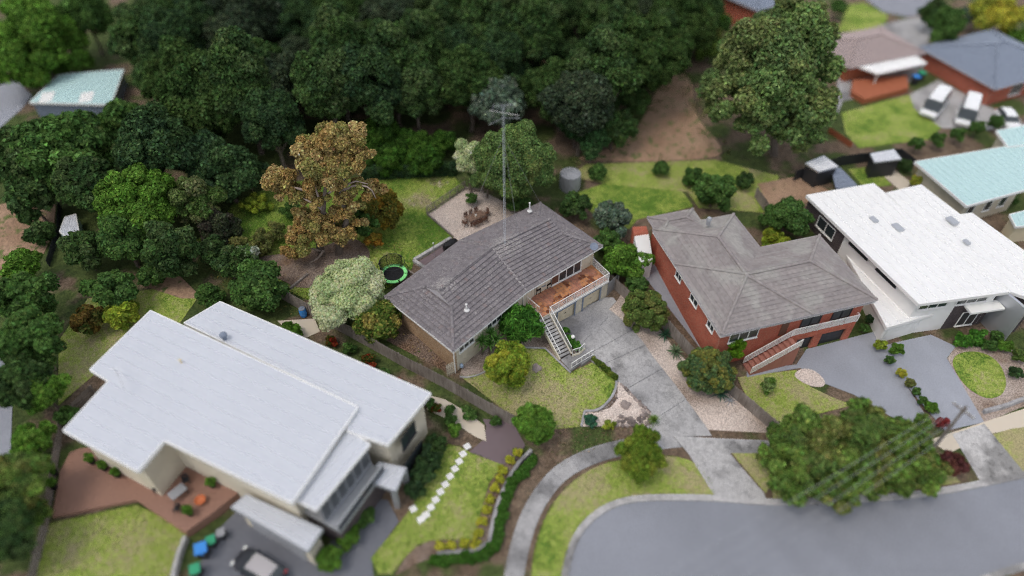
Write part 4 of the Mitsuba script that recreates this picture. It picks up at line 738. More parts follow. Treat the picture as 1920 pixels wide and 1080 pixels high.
# the red brick house at the right
def hip(parent, c4, ze, pitch, mat, over=0, full=True, lab=None, tone=0, course=.42, gut='lilac_mat'):
    """Hip roof over a plan rectangle c4 (counter-clockwise)."""
    c = np.asarray(c4, float); 
    if not Polygon(c).exterior.is_ccw: c = c[::-1]
    l = [np.linalg.norm(c[(i + 1) % 4] - c[i]) for i in range(4)]
    if l[0] < l[1]: c = np.roll(c, -1, 0); l = l[1:] + l[:1]
    w = l[1] / 2; zr = ze + w * math.tan(math.radians(pitch)); d = (c[1] - c[0]) / l[0]; m0, m1 = (c[0] + c[3]) / 2, (c[1] + c[2]) / 2
    r0, r1 = np.array([*(m0 + d * min(w, l[0] / 2 - .01)), zr]), np.array([*(m1 - d * min(w, l[0] / 2 - .01)), zr]); E = np.c_[c, np.full(4, ze)]
    pl = [([E[0], r0], [E[1], r1]), ([E[1], r1], [E[2], r1]), ([E[2], r1], [E[3], r0]), ([E[3], r0], [E[0], r0])]
    k = add('roof', deck(pl), 'dark_metal_mat', parent, label=lab)
    tiled(k, pl, mat, course, .33, .06, full, name='roof_tiles')
    for s in ([r0, r1], [E[0], r0], [E[3], r0], [E[1], r1], [E[2], r1]): caps(k, lift(s), mat, one=True, name='ridge_caps')
    for i in range(4): add('gutter', bar(E[i] - [0, 0, .06], E[(i + 1) % 4] - [0, 0, .06], .13, .14), gut, k)
    return E
rh = thing('brick_house', 'red brick house with large grey tiled roof and white front railing', 'house')
ze = 5.2; R0 = plan([(1214,432),(1352,628),(1645,562)], ze); dx = R0[2] - R0[1]; dxu = dx / np.linalg.norm(dx); dy = np.array([-dxu[1], dxu[0]]); Ld = (R0[0] - R0[1]) @ dy
wA = [R0[1], R0[1] + dxu * 9.2, R0[1] + dxu * 9.2 + dy * Ld, R0[1] + dy * Ld]; wB = [R0[1], R0[2], R0[2] + dy * 9.4, R0[1] + dy * 9.4]
hip(rh, wA, ze, 21, 'tile_pale_mat', lab='roof wing running to the back'); hip(rh, wB, ze, 21, 'tile_pale_mat', lab='front roof wing facing the street')
wC = [wA[3] - dy * 1.0 + dxu * .4, wA[3] - dy * 1.0 + dxu * 5.6, wA[3] + dy * 2.2 + dxu * 5.6, wA[3] + dy * 2.2 + dxu * .4]; hip(rh, wC, ze - .25, 17, 'tile_pale_mat', lab='small rear roof')
base = Polygon(wA).union(Polygon(wB)).union(Polygon(wC)).buffer(-.55, join_style=2); bp = np.array(base.simplify(.1).exterior.coords)[:-1]
bp = walls(rh, bp, -1.2, ze - .14, 'brick_red_mat'); add('eave_lining', prism(np.array(Polygon(wA).union(Polygon(wB)).union(Polygon(wC)).exterior.coords)[:-1], ze - .42, ze - .4), 'white_mat', rh)
fa, fb = R0[1] + dy * .55 + dxu * .55, R0[2] + dy * .55 - dxu * .55; nf = -dy
f_ = lambda s, o=0: fa + (fb - fa) * s + nf * o
LF = np.linalg.norm(fb - fa)
# projecting balcony at the right half, over two garages
window(rh, f_(.06), f_(.26), 3.0, 4.6, 3, label='front window left of the door'); add('door', bar([*f_(.42, .03), 3.45], [*f_(.47, .03), 3.45], .06, 2.1), 'teak_mat', rh, label='dark front door under the eave')
window(rh, f_(.56), f_(.70), 2.6, 4.7, 2, frame='dark_metal_mat'); window(rh, f_(.78), f_(.92), 2.6, 4.7, 2, frame='dark_metal_mat')
o = .45; pts = [f_(.50), f_(.50, o), f_(.97, o), f_(.97)]
add('balcony', prism(pts, 2.15, 2.4), 'brick_red_mat', rh)
wall(rh, f_(.50, o), f_(.56, o), -1.2, 2.15, 'brick_red_mat', .4); wall(rh, f_(.68, o), f_(.74, o), -1.2, 2.15, 'brick_red_mat', .4); wall(rh, f_(.92, o), f_(.97, o), -1.2, 2.15, 'brick_red_mat', .4); wall(rh, f_(.50, o - .01), f_(.97, o - .01), 1.6, 2.15, 'brick_red_mat', .35)
wall(rh, f_(.50), f_(.50, o - .1), -1.2, 2.15, 'brick_red_mat'); wall(rh, f_(.97, o - .1), f_(.97), -1.2, 2.15, 'brick_red_mat')
for s0_, s1_ in ((.56, .68), (.74, .92)): add('garage_door', [bar([*f_(s0_, o - .22), z], [*f_(s1_, o - .22), z], .05, .5) for z in np.arange(-.6, 1.6, .52)], 'dark_metal_mat', rh)
balustrade(f_(.50, o), f_(.97, o), 2.4, .95, .17, False, rh, 'balcony_railing', pk=.07); balustrade(f_(.97, o), f_(.97, .1), 2.4, .95, .16, False, rh, 'balcony_railing')
# stairs down to the left with white railing
sA, sB = f_(.51, o + .62), f_(.20, o + .75)
for i in range(10): c = sA + (sB - sA) * (i + .5) / 10; tt = (sB - sA) / np.linalg.norm(sB - sA); add('step', box([*c, (2.4 - (i + 1) * .24 - .8) / 2], [.45, 1.3, 2.4 - (i + 1) * .24 + .8], math.atan2(tt[1], tt[0])), 'brick_pale_mat', rh)
sn2 = np.array([-(sB - sA)[1], (sB - sA)[0]]); sn2 /= np.linalg.norm(sn2)
for s in (-.65, .65): balustrade(sA + sn2 * s, sB + sn2 * s, (2.4, 0.0), .95, .17, False, rh, 'stair_railing', pk=.07)
lf = lambda s, o=0: wA[0] + dxu * .55 + (wA[3] - wA[0]) * s - dxu * o
for s0_, s1_ in ((.12, .2), (.34, .44), (.58, .66)): window(rh, lf(s1_), lf(s0_), 3.2, 4.5, 2)
PW = plan([(1189,440),(1216,436),(1224,486),(1199,492)], 3.2); add('porch_wall', prism(PW, -.2, 3.2), 'white_mat', rh, label='white painted porch at the rear left corner'); PW2 = plan([(1186,425),(1212,424),(1216,436),(1189,440)], 3.4); add('porch_wall', prism(PW2, -.2, 3.4), 'brick_red_mat', rh)
p = U(1328, 418, 6.6); add('roof_vent', [lathe([(.22, -.2), (.22, .35), (.3, .4), (.2, .7), (0, .75)], p, 10)], 'galv_mat', rh)

# the white roofed pair at the right
wh = thing('white_roofed_house', 'two storey dark brick house with bright white flat roof and white garage', 'house'); Zw = 4.75
P1 = plan([(1512,366),(1638,344),(1662,364),(1703,404),(1893,547),(1723,570)], Zw); P2 = plan([(1662,362),(1727,347),(1800,403),(1822,400),(1960,500),(1960,570),(1893,547),(1703,404)], Zw - .25)
flat_roof(wh, P1, Zw, .28, 1, 'white_mat', P1[5] - P1[0], .6, label='bright white roof'); 
w1 = offs(P1, -.45); wc = Polygon(w1).exterior.is_ccw
walls(wh, w1, -1, Zw - .26, 'white_mat')
wd2 = thing('white_roofed_house', 'second white roofed house at the right edge of the picture', 'house'); flat_roof(wd2, P2, Zw - .2, .28, 1, 'white_mat', P1[5] - P1[0], .6); walls(wd2, offs(P2, -.45), -1, Zw - .5, 'brick_dark_mat')
lv = P1[5] - P1[0]; lL = np.linalg.norm(lv); lu = lv / lL; ln_ = np.array([lu[1], -lu[0]]); ln_ = ln_ if ln_[0] < 0 else -ln_
B_ = lambda s, o=0: P1[0] - ln_ * .45 + lv * s + ln_ * o
wall(wh, *( (B_(.01, .06), B_(.37, .06)) if np.array([lu[1], -lu[0]]) @ ln_ > 0 else (B_(.37, .06), B_(.01, .06))), -1, Zw - .3, 'brick_dark_mat', .1, label='dark brick rear part of the left wall')
sw = lambda a, b: (a, b) if np.array([(b - a)[1], -(b - a)[0]]) @ ln_ > 0 else (b, a)
window(wh, *sw(B_(.14, .08), B_(.30, .08)), Zw - 2.4, Zw - 1.0, 2, 'white_mat'); window(wh, *sw(B_(.42, .02), B_(.58, .02)), Zw - .95, Zw - .45, 2, 'dark_metal_mat'); window(wh, *sw(B_(.66, .02), B_(.82, .02)), Zw - .95, Zw - .45, 2, 'dark_metal_mat')
fv = P1[4] - P1[5]; C_ = lambda s, o=0: P1[5] + lu * -.45 + fv * s + lu * o
swf = lambda a, b: (a, b) if np.array([(b - a)[1], -(b - a)[0]]) @ lu > 0 else (b, a)
window(wh, *swf(C_(.08, .02), C_(.40, .02)), Zw - 1.4, Zw - .5, 3, 'white_mat'); window(wh, *swf(C_(.5, .02), C_(.85, .02)), Zw - 1.4, Zw - .5, 3, 'white_mat')
# lower garage
G1 = plan([(1585,458),(1632,568),(1667,615),(1757,590),(1760,570),(1640,480)], 2.9); g_a, g_b, g_c = plan([(1582,468),(1663,614),(1767,584)], 2.3); G1 = np.array([g_a, g_b, g_c, g_c - lu * 4.5, g_a - ln_ * 2.2])
G1 = np.array(Polygon(G1).buffer(0).exterior.coords)[:-1][:6]
flat_roof(wh, G1, 2.3, .3, 1, 'white_mat', lu, .6, label='lower white garage roof'); walls(wh, offs(G1, -.2), -1, 2.05, 'white_mat')
g0_, g1_ = C_(.03, 4.0), C_(.44, 4.0)
ga_, gb_ = g_b, g_c; gt_ = (gb_ - ga_) / np.linalg.norm(gb_ - ga_)
for i in range(4): add('garage_door', bar([*(ga_ + gt_ * .6 + lu * -.16), -.3 + i * .54], [*(gb_ - gt_ * .5 + lu * -.16), -.3 + i * .54], .06, .52), 'white_mat', wh)
wall(wh, *swf(C_(.52, .04), C_(.97, .04)), -1, Zw - 1.7, 'brick_dark_mat', .1, label='dark brick front part beside the garage'); add('entry_wall', bar([*(g_c + gt_ * .25), .7], [*(g_c + gt_ * .25 - lu * 2.4), .7], .4, 3.5), 'dark_metal_mat', wh); window(wh, *swf(C_(.66, .1), C_(.86, .1)), .1, 2.1, 2, 'white_mat')
add('canopy', bar([*C_(.62, .5), Zw - 1.75], [*C_(1.0, .5), Zw - 1.75], 1.2, .22), 'white_mat', wh); add('screen_wall', bar([*C_(1.02, -.3), 1.6], [*C_(1.02, 2.6), 1.6], .3, 5.6), 'galv_mat', wh)
for px, py, s in ((1638,413,.45),(1683,428,.6),(1785,415,.6),(1812,455,.35)): p = U(px, py, Zw); add('skylight', box(p + np.array([0, 0, .1]), [1.0 * s * 2, .6 * s * 2, .2], math.atan2(lu[1], lu[0])), 'galv_mat', wh)

# grounds of the right hand neighbours
sheet('neighbour_driveway', W2([(1400,695),(1493,684),(1512,655),(1640,622),(1660,660),(1747,797),(1697,797),(1600,740),(1548,720),(1500,690),(1400,708)]), 'asphalt_mat', .05, .25, 'blue grey driveway of the red brick house')
sheet('neighbour_driveway', W2([(1643,652),(1690,640),(1745,628),(1792,650),(1775,672),(1800,715),(1845,792),(1772,808),(1722,750)]), 'asphalt_mat', .05, .2, 'grey driveway of the white roofed house')
sheet('neighbour_lawn', W2([(1382,708),(1493,694),(1518,725),(1560,745),(1600,760),(1440,800),(1400,745)]), 'grass_mat', .045, .72, 'dull lawn before the red brick house')
sheet('pebble_bed', W2([(1484,703),(1505,690),(1530,696),(1550,718),(1540,728),(1510,722)]), 'gravel_mat', .07, 0, 'round pale pebble bed beside the blue grey driveway', smooth=2)
sheet('oval_lawn', W2([(1782,676),(1802,660),(1840,660),(1872,678),(1888,715),(1880,742),(1850,750),(1815,730),(1795,705)]), 'grass_mat', .08, lambda p: .30 + near((1820,715,1.5,.25))(p), 'small oval green lawn before the white roofed house', smooth=2)
sheet('garden_bed', W2([(1792,650),(1840,640),(1925,660),(1925,760),(1840,795),(1800,715),(1776,672)]), 'gravel_mat', .04, .5, 'stony garden bed round the oval lawn')
edging([(1842,775),(1880,765),(1925,748)], .3, .5, 'concrete_mat', 'garden_wall', 'grey low wall along the cream footpath', 'wall', n=0, tone=.4)
sheet('side_path', W2([(1195,500),(1225,490),(1365,665),(1330,675)]), 'asphalt_mat', .04, .3, 'grey concrete side path along the red brick house')
sheet('right_lawn', W2([(1075,365),(1130,345),(1280,360),(1300,388),(1195,412),(1180,430),(1120,410)]), 'grass_mat', .045, .22, 'green lawn behind the red brick house')
sheet('rough_grass', W2([(1070,330),(1100,308),(1340,300),(1460,330),(1450,400),(1310,390),(1290,360),(1130,345)]), 'grass_mat', .04, .55, 'rough grass below the dirt track')
sheet('dirt_track', W2([(1060,300),(1140,285),(1200,240),(1235,160),(1262,130),(1300,150),(1300,220),(1370,290),(1300,300),(1180,304)]), 'dirt_mat', .05, .35, 'brown dirt track at the forest edge', smooth=2)
sheet('dry_yard', W2([(1420,345),(1500,330),(1560,360),(1500,385),(1440,385)]), 'dirt_mat', .05, .1, 'bare sandy yard beside the dark shed')
sheet('neighbour_lawn', W2([(1578,212),(1705,178),(1715,205),(1765,240),(1740,262),(1610,278),(1585,250)]), 'grass_mat', .05, lambda p: .32 + near((1680,240,3,.2))(p), 'square green lawn below the white pergola')
sheet('neighbour_lawn', W2([(1590,318),(1640,312),(1672,348),(1620,352)]), 'grass_mat', .05, .25, 'small green lawn behind the white roofed house')
sheet('patio', W2([(1640,316),(1668,312),(1710,345),(1690,360)]), 'cream_paving_mat', .06, None, 'pale path strip behind the white roofed house')
sheet('neighbour_driveway', W2([(1570,215),(1580,190),(1690,168),(1720,140),(1745,60),(1760,25),(1680,40),(1600,60),(1570,120)]), 'concrete_mat', .04, .35, 'pale driveway round the pergola house')
sheet('neighbour_driveway', W2([(1705,178),(1760,150),(1850,200),(1925,235),(1850,245),(1765,240),(1715,205)]), 'concrete_mat', .05, .25, 'pale concrete yard holding the white vans')
sheet('road', W2([(1600,-60),(1625,0),(1655,22),(1700,32),(1745,26),(1765,0),(1800,-60)]), 'asphalt_mat', .05, .5, 'grey street at the top of the picture')
sheet('front_verge', W2([(1570,60),(1590,10),(1620,5),(1665,30),(1660,45),(1620,58)]), 'grass_mat', .05, .35, 'green verge beside the top street')
# further houses
def brick_box(label, pts, ze, zb, pitch, roofmat, wallmat, name='brick_house', full=True, inset=.5, course=.45):
    k = thing(name, label, 'house'); c = plan(pts, ze); E = hip(k, c, ze, pitch, roofmat, full=full, course=course, gut='white_mat'); walls(k, offs(c, -inset), zb, ze - .1, wallmat); return k, c
def rect(p, q, wid, z):
    """A plan rectangle on the edge p -> q (pixels at height z), wid metres deep away from the camera."""
    a, b = plan([p, q], z); t = (b - a) / np.linalg.norm(b - a); n = np.array([-t[1], t[0]]); n = n if n[1] > 0 else -n; return [a, b, b + n * wid, a + n * wid]
def far_house(label, p, q, wid, ze, zb, pitch, roofmat, wallmat, full=True, wins=(), inset=.5, roof_lab=None, gable=False):
    k = thing('brick_house', label, 'house'); c = np.array(rect(p, q, wid, ze)); hip(k, c, ze, pitch, roofmat, full=full, course=.5); w = offs(c, -inset); walls(k, w, zb, ze - .1, wallmat)
    a, b = c[0], c[1]; t = (b - a) / np.linalg.norm(b - a); n = np.array([t[1], -t[0]]); n = n if n[1] < 0 else -n; L = np.linalg.norm(b - a)
    for s0_, s1_ in wins:
        u, v = a + t * L * s0_ - n * (inset - .0), a + t * L * s1_ - n * (inset - .0)
        if np.array([(v - u)[1], -(v - u)[0]]) @ n < 0: u, v = v, u
        window(k, u, v, zb + 1.0 + (ze - zb - 3) * .5, ze - .5, 2)
    return k
pr('slate_tile_mat', (.20, .235, .30), .6)
k = far_house('red brick house with blue grey roof at the upper right edge', (1866,168), (2010,128), 13, 5.0, 1.6, 18, 'slate_tile_mat', 'brick_red_mat', wins=((.3, .45),))
aa, bb = plan([(1866,168),(1793,80)], 5.0)
k = far_house('red brick house at the top edge left of the big gum', (1425,22), (1500,-8), 9, 6.5, 2.2, 18, 'slate_tile_mat', 'brick_red_mat')
ph = far_house('house with dull pink tiled roof behind the white pergola', (1592,128), (1735,100), 9, 5.0, 2.2, 17, 'pink_tile_mat', 'orange_brick_mat')
pg = thing('pergola', 'white roofed pergola on an orange brick base', 'pergola'); PP = plan([(1592,118),(1646,138),(1738,118),(1702,96),(1650,106),(1600,104)], 4.9); flat_roof(pg, PP, 4.9, .18, 1, 'white_mat', PP[1] - PP[0], .5)
bs = plan([(1597,172),(1622,186),(1704,164),(1700,140),(1600,150)], 3.3); add('base', prism(bs, 1.8, 3.3), 'orange_brick_mat', pg)
for c in (PP[0], PP[1], PP[2]): add('post', bar([*(c * .94 + PP.mean(0) * .06), 1.8], [*(c * .94 + PP.mean(0) * .06), 4.75], .14, .14), 'white_mat', pg)
tl = thing('teal_roofed_house', 'long house with pale teal metal roof at the right edge', 'house'); TPp = plan([(1715,303),(1925,268),(1925,355),(1813,386)], 4.6); flat_roof(tl, TPp, 4.6, .25, 0, 'white_mat', TPp[3] - TPp[0], .5); walls(tl, offs(TPp, -.5), 0, 4.3, 'render_mat')
for s0_ in (.15, .45, .7): a, b = TPp[3] + (TPp[2] - TPp[3]) * s0_, TPp[3] + (TPp[2] - TPp[3]) * (s0_ + .12); dn = np.array([(b - a)[1], -(b - a)[0]]); dn /= np.linalg.norm(dn); window(tl, a - dn * .48, b - dn * .48, 2.4, 3.8, 1)
t2 = thing('teal_roofed_house', 'second pale teal roof above the long teal roof', 'house'); T2 = plan([(1868,245),(1960,228),(1960,268),(1890,275)], 4.8); flat_roof(t2, T2, 4.8, .25, 0, 'white_mat', T2[3] - T2[0], .5); walls(t2, offs(T2, -.4), 1.5, 4.5, 'render_mat')
t3 = thing('teal_roofed_house', 'small teal roofed shed below the long teal roof at the edge', 'shed'); T3 = plan([(1893,402),(1960,385),(1960,420),(1905,425)], 3.4); flat_roof(t3, T3, 3.4, .2, 0, 'white_mat', T3[3] - T3[0], .5); walls(t3, offs(T3, -.2), 0, 3.2, 'cream_mat')
for kk in (tl, t2, t3):
    for s in list(scene):
        if s.startswith(kk + '__roof') and ('seams' in s or s.endswith('roof')): scene[s]['bsdf'] = {'type': 'ref', 'id': 'teal_roof_mat'}
sh = thing('garden_shed', 'dark garden shed with pale flat roof beyond the white roofed house', 'shed'); S1 = plan([(1510,306),(1545,292),(1572,312),(1535,322)], 4.4); flat_roof(sh, S1, 4.4, .15, .5, 'galv_mat', S1[1] - S1[0], .4); walls(sh, offs(S1, -.1), 1.2, 4.3, 'dark_metal_mat')
s2 = thing('garden_shed', 'dark shed with grey roof right of the pale roofed shed', 'shed'); S2 = plan([(1632,288),(1676,280),(1690,298),(1640,304)], 4.4); flat_roof(s2, S2, 4.4, .15, .2, 'galv_mat', S2[1] - S2[0], .4); walls(s2, offs(S2, -.1), 1.2, 4.3, 'dark_metal_mat')
s3 = thing('shade_structure', 'dark sloping shade roof beside the dark sheds', 'shed'); S3 = plan([(1560,318),(1575,315),(1610,345),(1570,350)], 3.4); flat_roof(s3, S3, 3.4, .1, 0, 'slate_mat', S3[1] - S3[0], .4, grad=(0, .1))
for c in S3: add('post', bar([*(c * .95 + S3.mean(0) * .05), .8], [*(c * .95 + S3.mean(0) * .05), 3.2], .1, .1), 'dark_metal_mat', s3)
for s in list(scene):
    if s.startswith(s3 + '__roof') and ('seams' in s or s.endswith('roof')): scene[s]['bsdf'] = {'type': 'ref', 'id': 'slate_mat'}
fence([(1495,320),(1580,292),(1690,278),(1720,300)], 1.5, 'dark paling fence behind the sheds', mat='dark_metal_mat'); fence([(1556,238),(1600,268)], .8, 'short orange timber edge wall beside the square lawn', mat='orange_brick_mat', name='low_fence')
fence([(1420,350),(1445,385),(1500,395)], 1.5, 'grey paling fence round the sandy yard'); fence([(1690,440),(1500,395)][::-1][:2], 1.2, 'grey fence behind the round shrub by the tiled roof') if False else None
fence([(1110,505),(1170,560)], .3, 'low edging board beside the neighbour fence', name='low_board') if False else None
# left of the picture
sg = thing('metal_shed', 'pale green metal shed among the trees at the upper left', 'shed'); c = plan([(55,192),(110,140),(232,130),(208,196)], 4.6)
rf_ = plan([(70,165),(226,150)], 5.2)
flat_roof(sg, c, 4.6, .2, 0, 'white_mat', c[1] - c[0], .5); walls(sg, offs(c, -.2), 1.5, 4.4, 'slate_mat')
for s in list(scene):
    if s.startswith(sg + '__roof') and ('seams' in s or s.endswith('roof')): scene[s]['bsdf'] = {'type': 'ref', 'id': 'teal_roof_mat'}
for px in (88, 162): p = U(px, 182, 4.62); add('skylight', box(p, [1.6, 2.6, .05], .25), 'white_mat', sg)
sheet('left_road', W2([(-40,260),(0,240),(40,205),(60,180),(30,150),(-40,160)]), 'asphalt_mat', .05, .35, 'grey gravel road at the left edge'); sheet('left_road', W2([(30,0),(50,15),(60,40),(40,50),(10,-20)]), 'concrete_mat', .05, .35, 'pale drive at the top left corner')
sheet('vegetable_plot', W2([(-30,390),(60,372),(105,385),(100,440),(80,480),(30,520),(-30,520)]), 'dirt_mat', .05, .3, 'bare vegetable plot at the left edge')
fence([(108,380),(104,430),(85,490)], .9, 'dark low fence right of the vegetable plot', name='low_fence', mat='dark_metal_mat')
gh = thing('greenhouse', 'small pale teal greenhouse half hidden among shrubs', 'greenhouse'); c = plan([(118,445),(128,418),(148,412),(155,450),(140,462)], 2.8); flat_roof(gh, c, 3.6, .12, 0, 'white_mat', c[1] - c[0], .4); walls(gh, c, 1, 3.4, 'teal_roof_mat')
sheet('rough_path', W2([(260,500),(340,520),(380,560),(340,560),(280,540)]), 'dirt_mat', .05, .3, 'reddish garden path behind the modern house')
sheet('left_lawn', W2([(110,640),(165,560),(300,540),(370,560),(335,610),(280,600),(180,700),(110,760)]), 'grass_mat', .04, .62, 'dull back lawn of the modern house', step=1.2)
sheet('left_drive', W2([(-40,640),(0,650),(25,720),(20,860),(-40,900)]), 'asphalt_mat', .05, .4, 'grey drive at the left edge'); p = W(8, 745); k = thing('play_ball', 'red round play ball at the left edge', 'ball'); m = trimesh.creation.icosphere(subdivisions=2, radius=.55); add('ball', (np.array(m.vertices) + p + [0, 0, .5], np.array(m.faces)), 'red_mat', k, smooth=True)
p = W(570, 592); k = thing('water_barrel', 'dark blue barrel by the paling fence', 'barrel'); add('barrel', lathe([(.3, 0), (.36, .3), (.36, .7), (.3, 1), (0, 1)], p, 14), 'blue_mat', k); add('lid', lathe([(.31, 0), (.31, .06), (0, .1)], p + [0, 0, 1], 14), 'slate_mat', k)
p = W(1068, 350); k = thing('water_tank', 'round pale grey water tank below the forest', 'water tank'); add('tank', lathe([(1.2, -.2), (1.25, .8), (1.2, 1.9), (.6, 2.2), (0, 2.25)], p, 20), 'grey_mat', k, smooth=40); add('lid', lathe([(.3, 2.18), (.3, 2.32), (0, 2.34)], p, 12), 'galv_mat', k)

# ---------------------------------------------------------------- plants
def leaves(P, Nn, size, col, q, asp=.6):
    """One folded leaf clump (two triangles) at each point."""
    n = len(P); r = q.normal(size=(n, 3)); t = np.cross(Nn, r); t /= np.linalg.norm(t, axis=1, keepdims=True) + 1e-9; b = np.cross(Nn, t); s = (size * q.uniform(.6, 1.35, n))[:, None]
    lift_ = Nn * s * q.uniform(-.1, .35, (n, 1))
    v = np.stack([P - t * s, P - b * s * asp + lift_, P + t * s, P + b * s * asp + lift_], 1).reshape(-1, 3); i = np.arange(n)[:, None] * 4
    f = np.vstack([i + [0, 1, 2], i + [0, 2, 3]]); return v, f, np.repeat(col, 4, 0)
def clumps(C, Rc, leaf, q, cols, dens=42, jit=.55, up=.25, zmin=None, tint=.28, sub=True, lasp=.6, rough=.22):
    """Leaf clumps over the surfaces of many lobes."""
    C, Rc = np.asarray(C, float), np.asarray(Rc, float); vs, fs, cs, k = [], [], [], 0; cols = np.asarray(cols, float)
    if sub: # smaller lobes over each lobe
        m = 7; dd = q.normal(size=(len(C), m, 3)); dd[..., 2] += .35; dd /= np.linalg.norm(dd, axis=2, keepdims=True); C2 = C[:, None] + dd * (Rc[:, None, None] * .68); R2 = Rc[:, None] * q.uniform(.3, .55, (len(C), m))
        par = np.r_[np.arange(len(C)), np.repeat(np.arange(len(C)), m)]; C, Rc = np.vstack([C, C2.reshape(-1, 3)]), np.r_[Rc * .82, R2.ravel()]
    else: par = np.arange(len(C))
    base = (cols[q.integers(0, len(cols), par.max() + 1)] * q.uniform(.8, 1.2, (par.max() + 1, 1)))[par] * q.uniform(.85, 1.18, (len(C), 1))
    n = np.maximum(8, (dens * Rc ** 2 / leaf ** 2 * .45).astype(int)); w = np.repeat(np.arange(len(C)), n); d = q.normal(size=(len(w), 3)); d[:, 2] = d[:, 2] + up * 1.5; d /= np.linalg.norm(d, axis=1, keepdims=True)
    rad = Rc[w] * (1.08 - .5 * q.random(len(w)) ** 2.2) * (1 + rough * (mikit.meshkit.noise(C[w] * 1.7 + d * 2.6, 3) - .5) * 2); P = C[w] + d * rad[:, None] * [1, 1, .85]
    if zmin is not None: keep = P[:, 2] > zmin; P, d, w = P[keep], d[keep], w[keep]
    N_ = d + q.normal(size=d.shape) * jit + [0, 0, .35]; N_ /= np.linalg.norm(N_, axis=1, keepdims=True)
    mixc = cols[q.integers(0, len(cols), len(w))]; c = base[w] * .6 + mixc * .4; c = c * np.exp(q.normal(0, tint, (len(w), 1))) * np.exp(q.normal(0, .07, (len(w), 3)))
    return leaves(P, N_, leaf, np.clip(c, .004, .75), q, lasp)
def lobes(R, n, q, rc=.42, bottom=-.35, inner=.25, var=.17):
    R = np.asarray(R, float); i = np.arange(n) + .5; ph = np.arccos(1 - (1 - bottom) * i / n); th = math.pi * (1 + 5 ** .5) * i
    d = np.c_[np.cos(th) * np.sin(ph), np.sin(th) * np.sin(ph), np.cos(ph)] + q.normal(0, .12, (n, 3)); m = R.mean()
    C = d * R * (1 - rc * .75) * q.uniform(1 - var * 1.2, 1 + var * .7, (n, 1)); r = m * rc * q.uniform(.65, 1.2, n); k = max(1, int(n * inner))
    return np.vstack([C, q.normal(0, .3, (k, 3)) * R]), np.r_[r, m * rc * q.uniform(.8, 1.2, k)]
def trunk(p0, C, r, q, n=6, base_z=-.4):
    """A tapered trunk with limbs out to some of the lobes C."""
    p0 = np.asarray(p0, float); top = np.mean(C, 0); fork = p0 + (top - p0) * .55; fork[:2] += q.normal(0, .15, 2) * r; mid = (p0 + fork) / 2 + [*(q.normal(0, .6, 2) * r), 0]
    ms = [tube([p0 + [0, 0, base_z], p0 + [0, 0, .1], mid, fork, top], [r * 1.25, r, r * .8, r * .62, r * .2], 8)]
    for c in C[q.permutation(len(C))[:n]]: m = fork * .45 + c * .55; m[2] += q.normal(0, .2); ms.append(tube([fork, m, c], [r * .45, r * .28, r * .08], 5))
    return ms
def put_crown(k, name, m, label=None): return add(name, (m[0], m[1]), 'leaf_mat', k, label=label, smooth=False, color=m[2])
GREENS = dict(dark=[(.048,.092,.036),(.066,.12,.044),(.037,.072,.036)], forest=[(.056,.108,.034),(.074,.135,.040),(.046,.088,.034),(.085,.13,.05)], mid=[(.06,.12,.03),(.08,.15,.04),(.05,.10,.03)], bright=[(.08,.17,.025),(.11,.21,.035),(.07,.14,.025)],
    lime=[(.20,.26,.03),(.26,.30,.04),(.14,.20,.03)], yellow=[(.42,.38,.05),(.34,.33,.05),(.20,.24,.04)], olive=[(.13,.14,.045),(.17,.17,.06),(.10,.12,.04)], rust=[(.40,.29,.11),(.34,.27,.10),(.46,.35,.16),(.25,.27,.085),(.39,.25,.09)], pale=[(.42,.47,.25),(.36,.42,.20),(.50,.53,.32),(.30,.38,.17)],
    grey=[(.10,.14,.10),(.13,.17,.12),(.08,.12,.08)], camphor=[(.085,.14,.045),(.105,.165,.05),(.07,.12,.04),(.14,.17,.055)], flower=[(.06,.10,.02),(.08,.13,.025),(.05,.09,.02),(.34,.28,.08)], dome=[(.085,.13,.025),(.11,.15,.03),(.07,.115,.03)], domeblue=[(.06,.115,.05),(.08,.13,.05),(.17,.17,.04)],
    variegated=[(.10,.18,.05),(.42,.45,.38),(.08,.15,.04),(.07,.13,.04)], fern=[(.045,.13,.02),(.07,.18,.03),(.10,.24,.035),(.035,.10,.02)], maroon=[(.09,.035,.035),(.12,.05,.04)], street=[(.09,.16,.035),(.12,.195,.04),(.07,.12,.035),(.15,.155,.05)], gum=[(.10,.165,.055),(.13,.20,.065),(.09,.145,.055),(.16,.19,.07)])
for _k in GREENS:
    if _k not in ('dark', 'forest', 'pale', 'rust'): GREENS[_k] = [tuple(min(.7, 1.32 * x) for x in c) for c in GREENS[_k]]
GREENS['pale'] = [(.56,.63,.34),(.48,.57,.28),(.66,.71,.44),(.38,.48,.22)]; GREENS['camphor'] = [tuple(1.15 * x for x in c) for c in GREENS['camphor']]
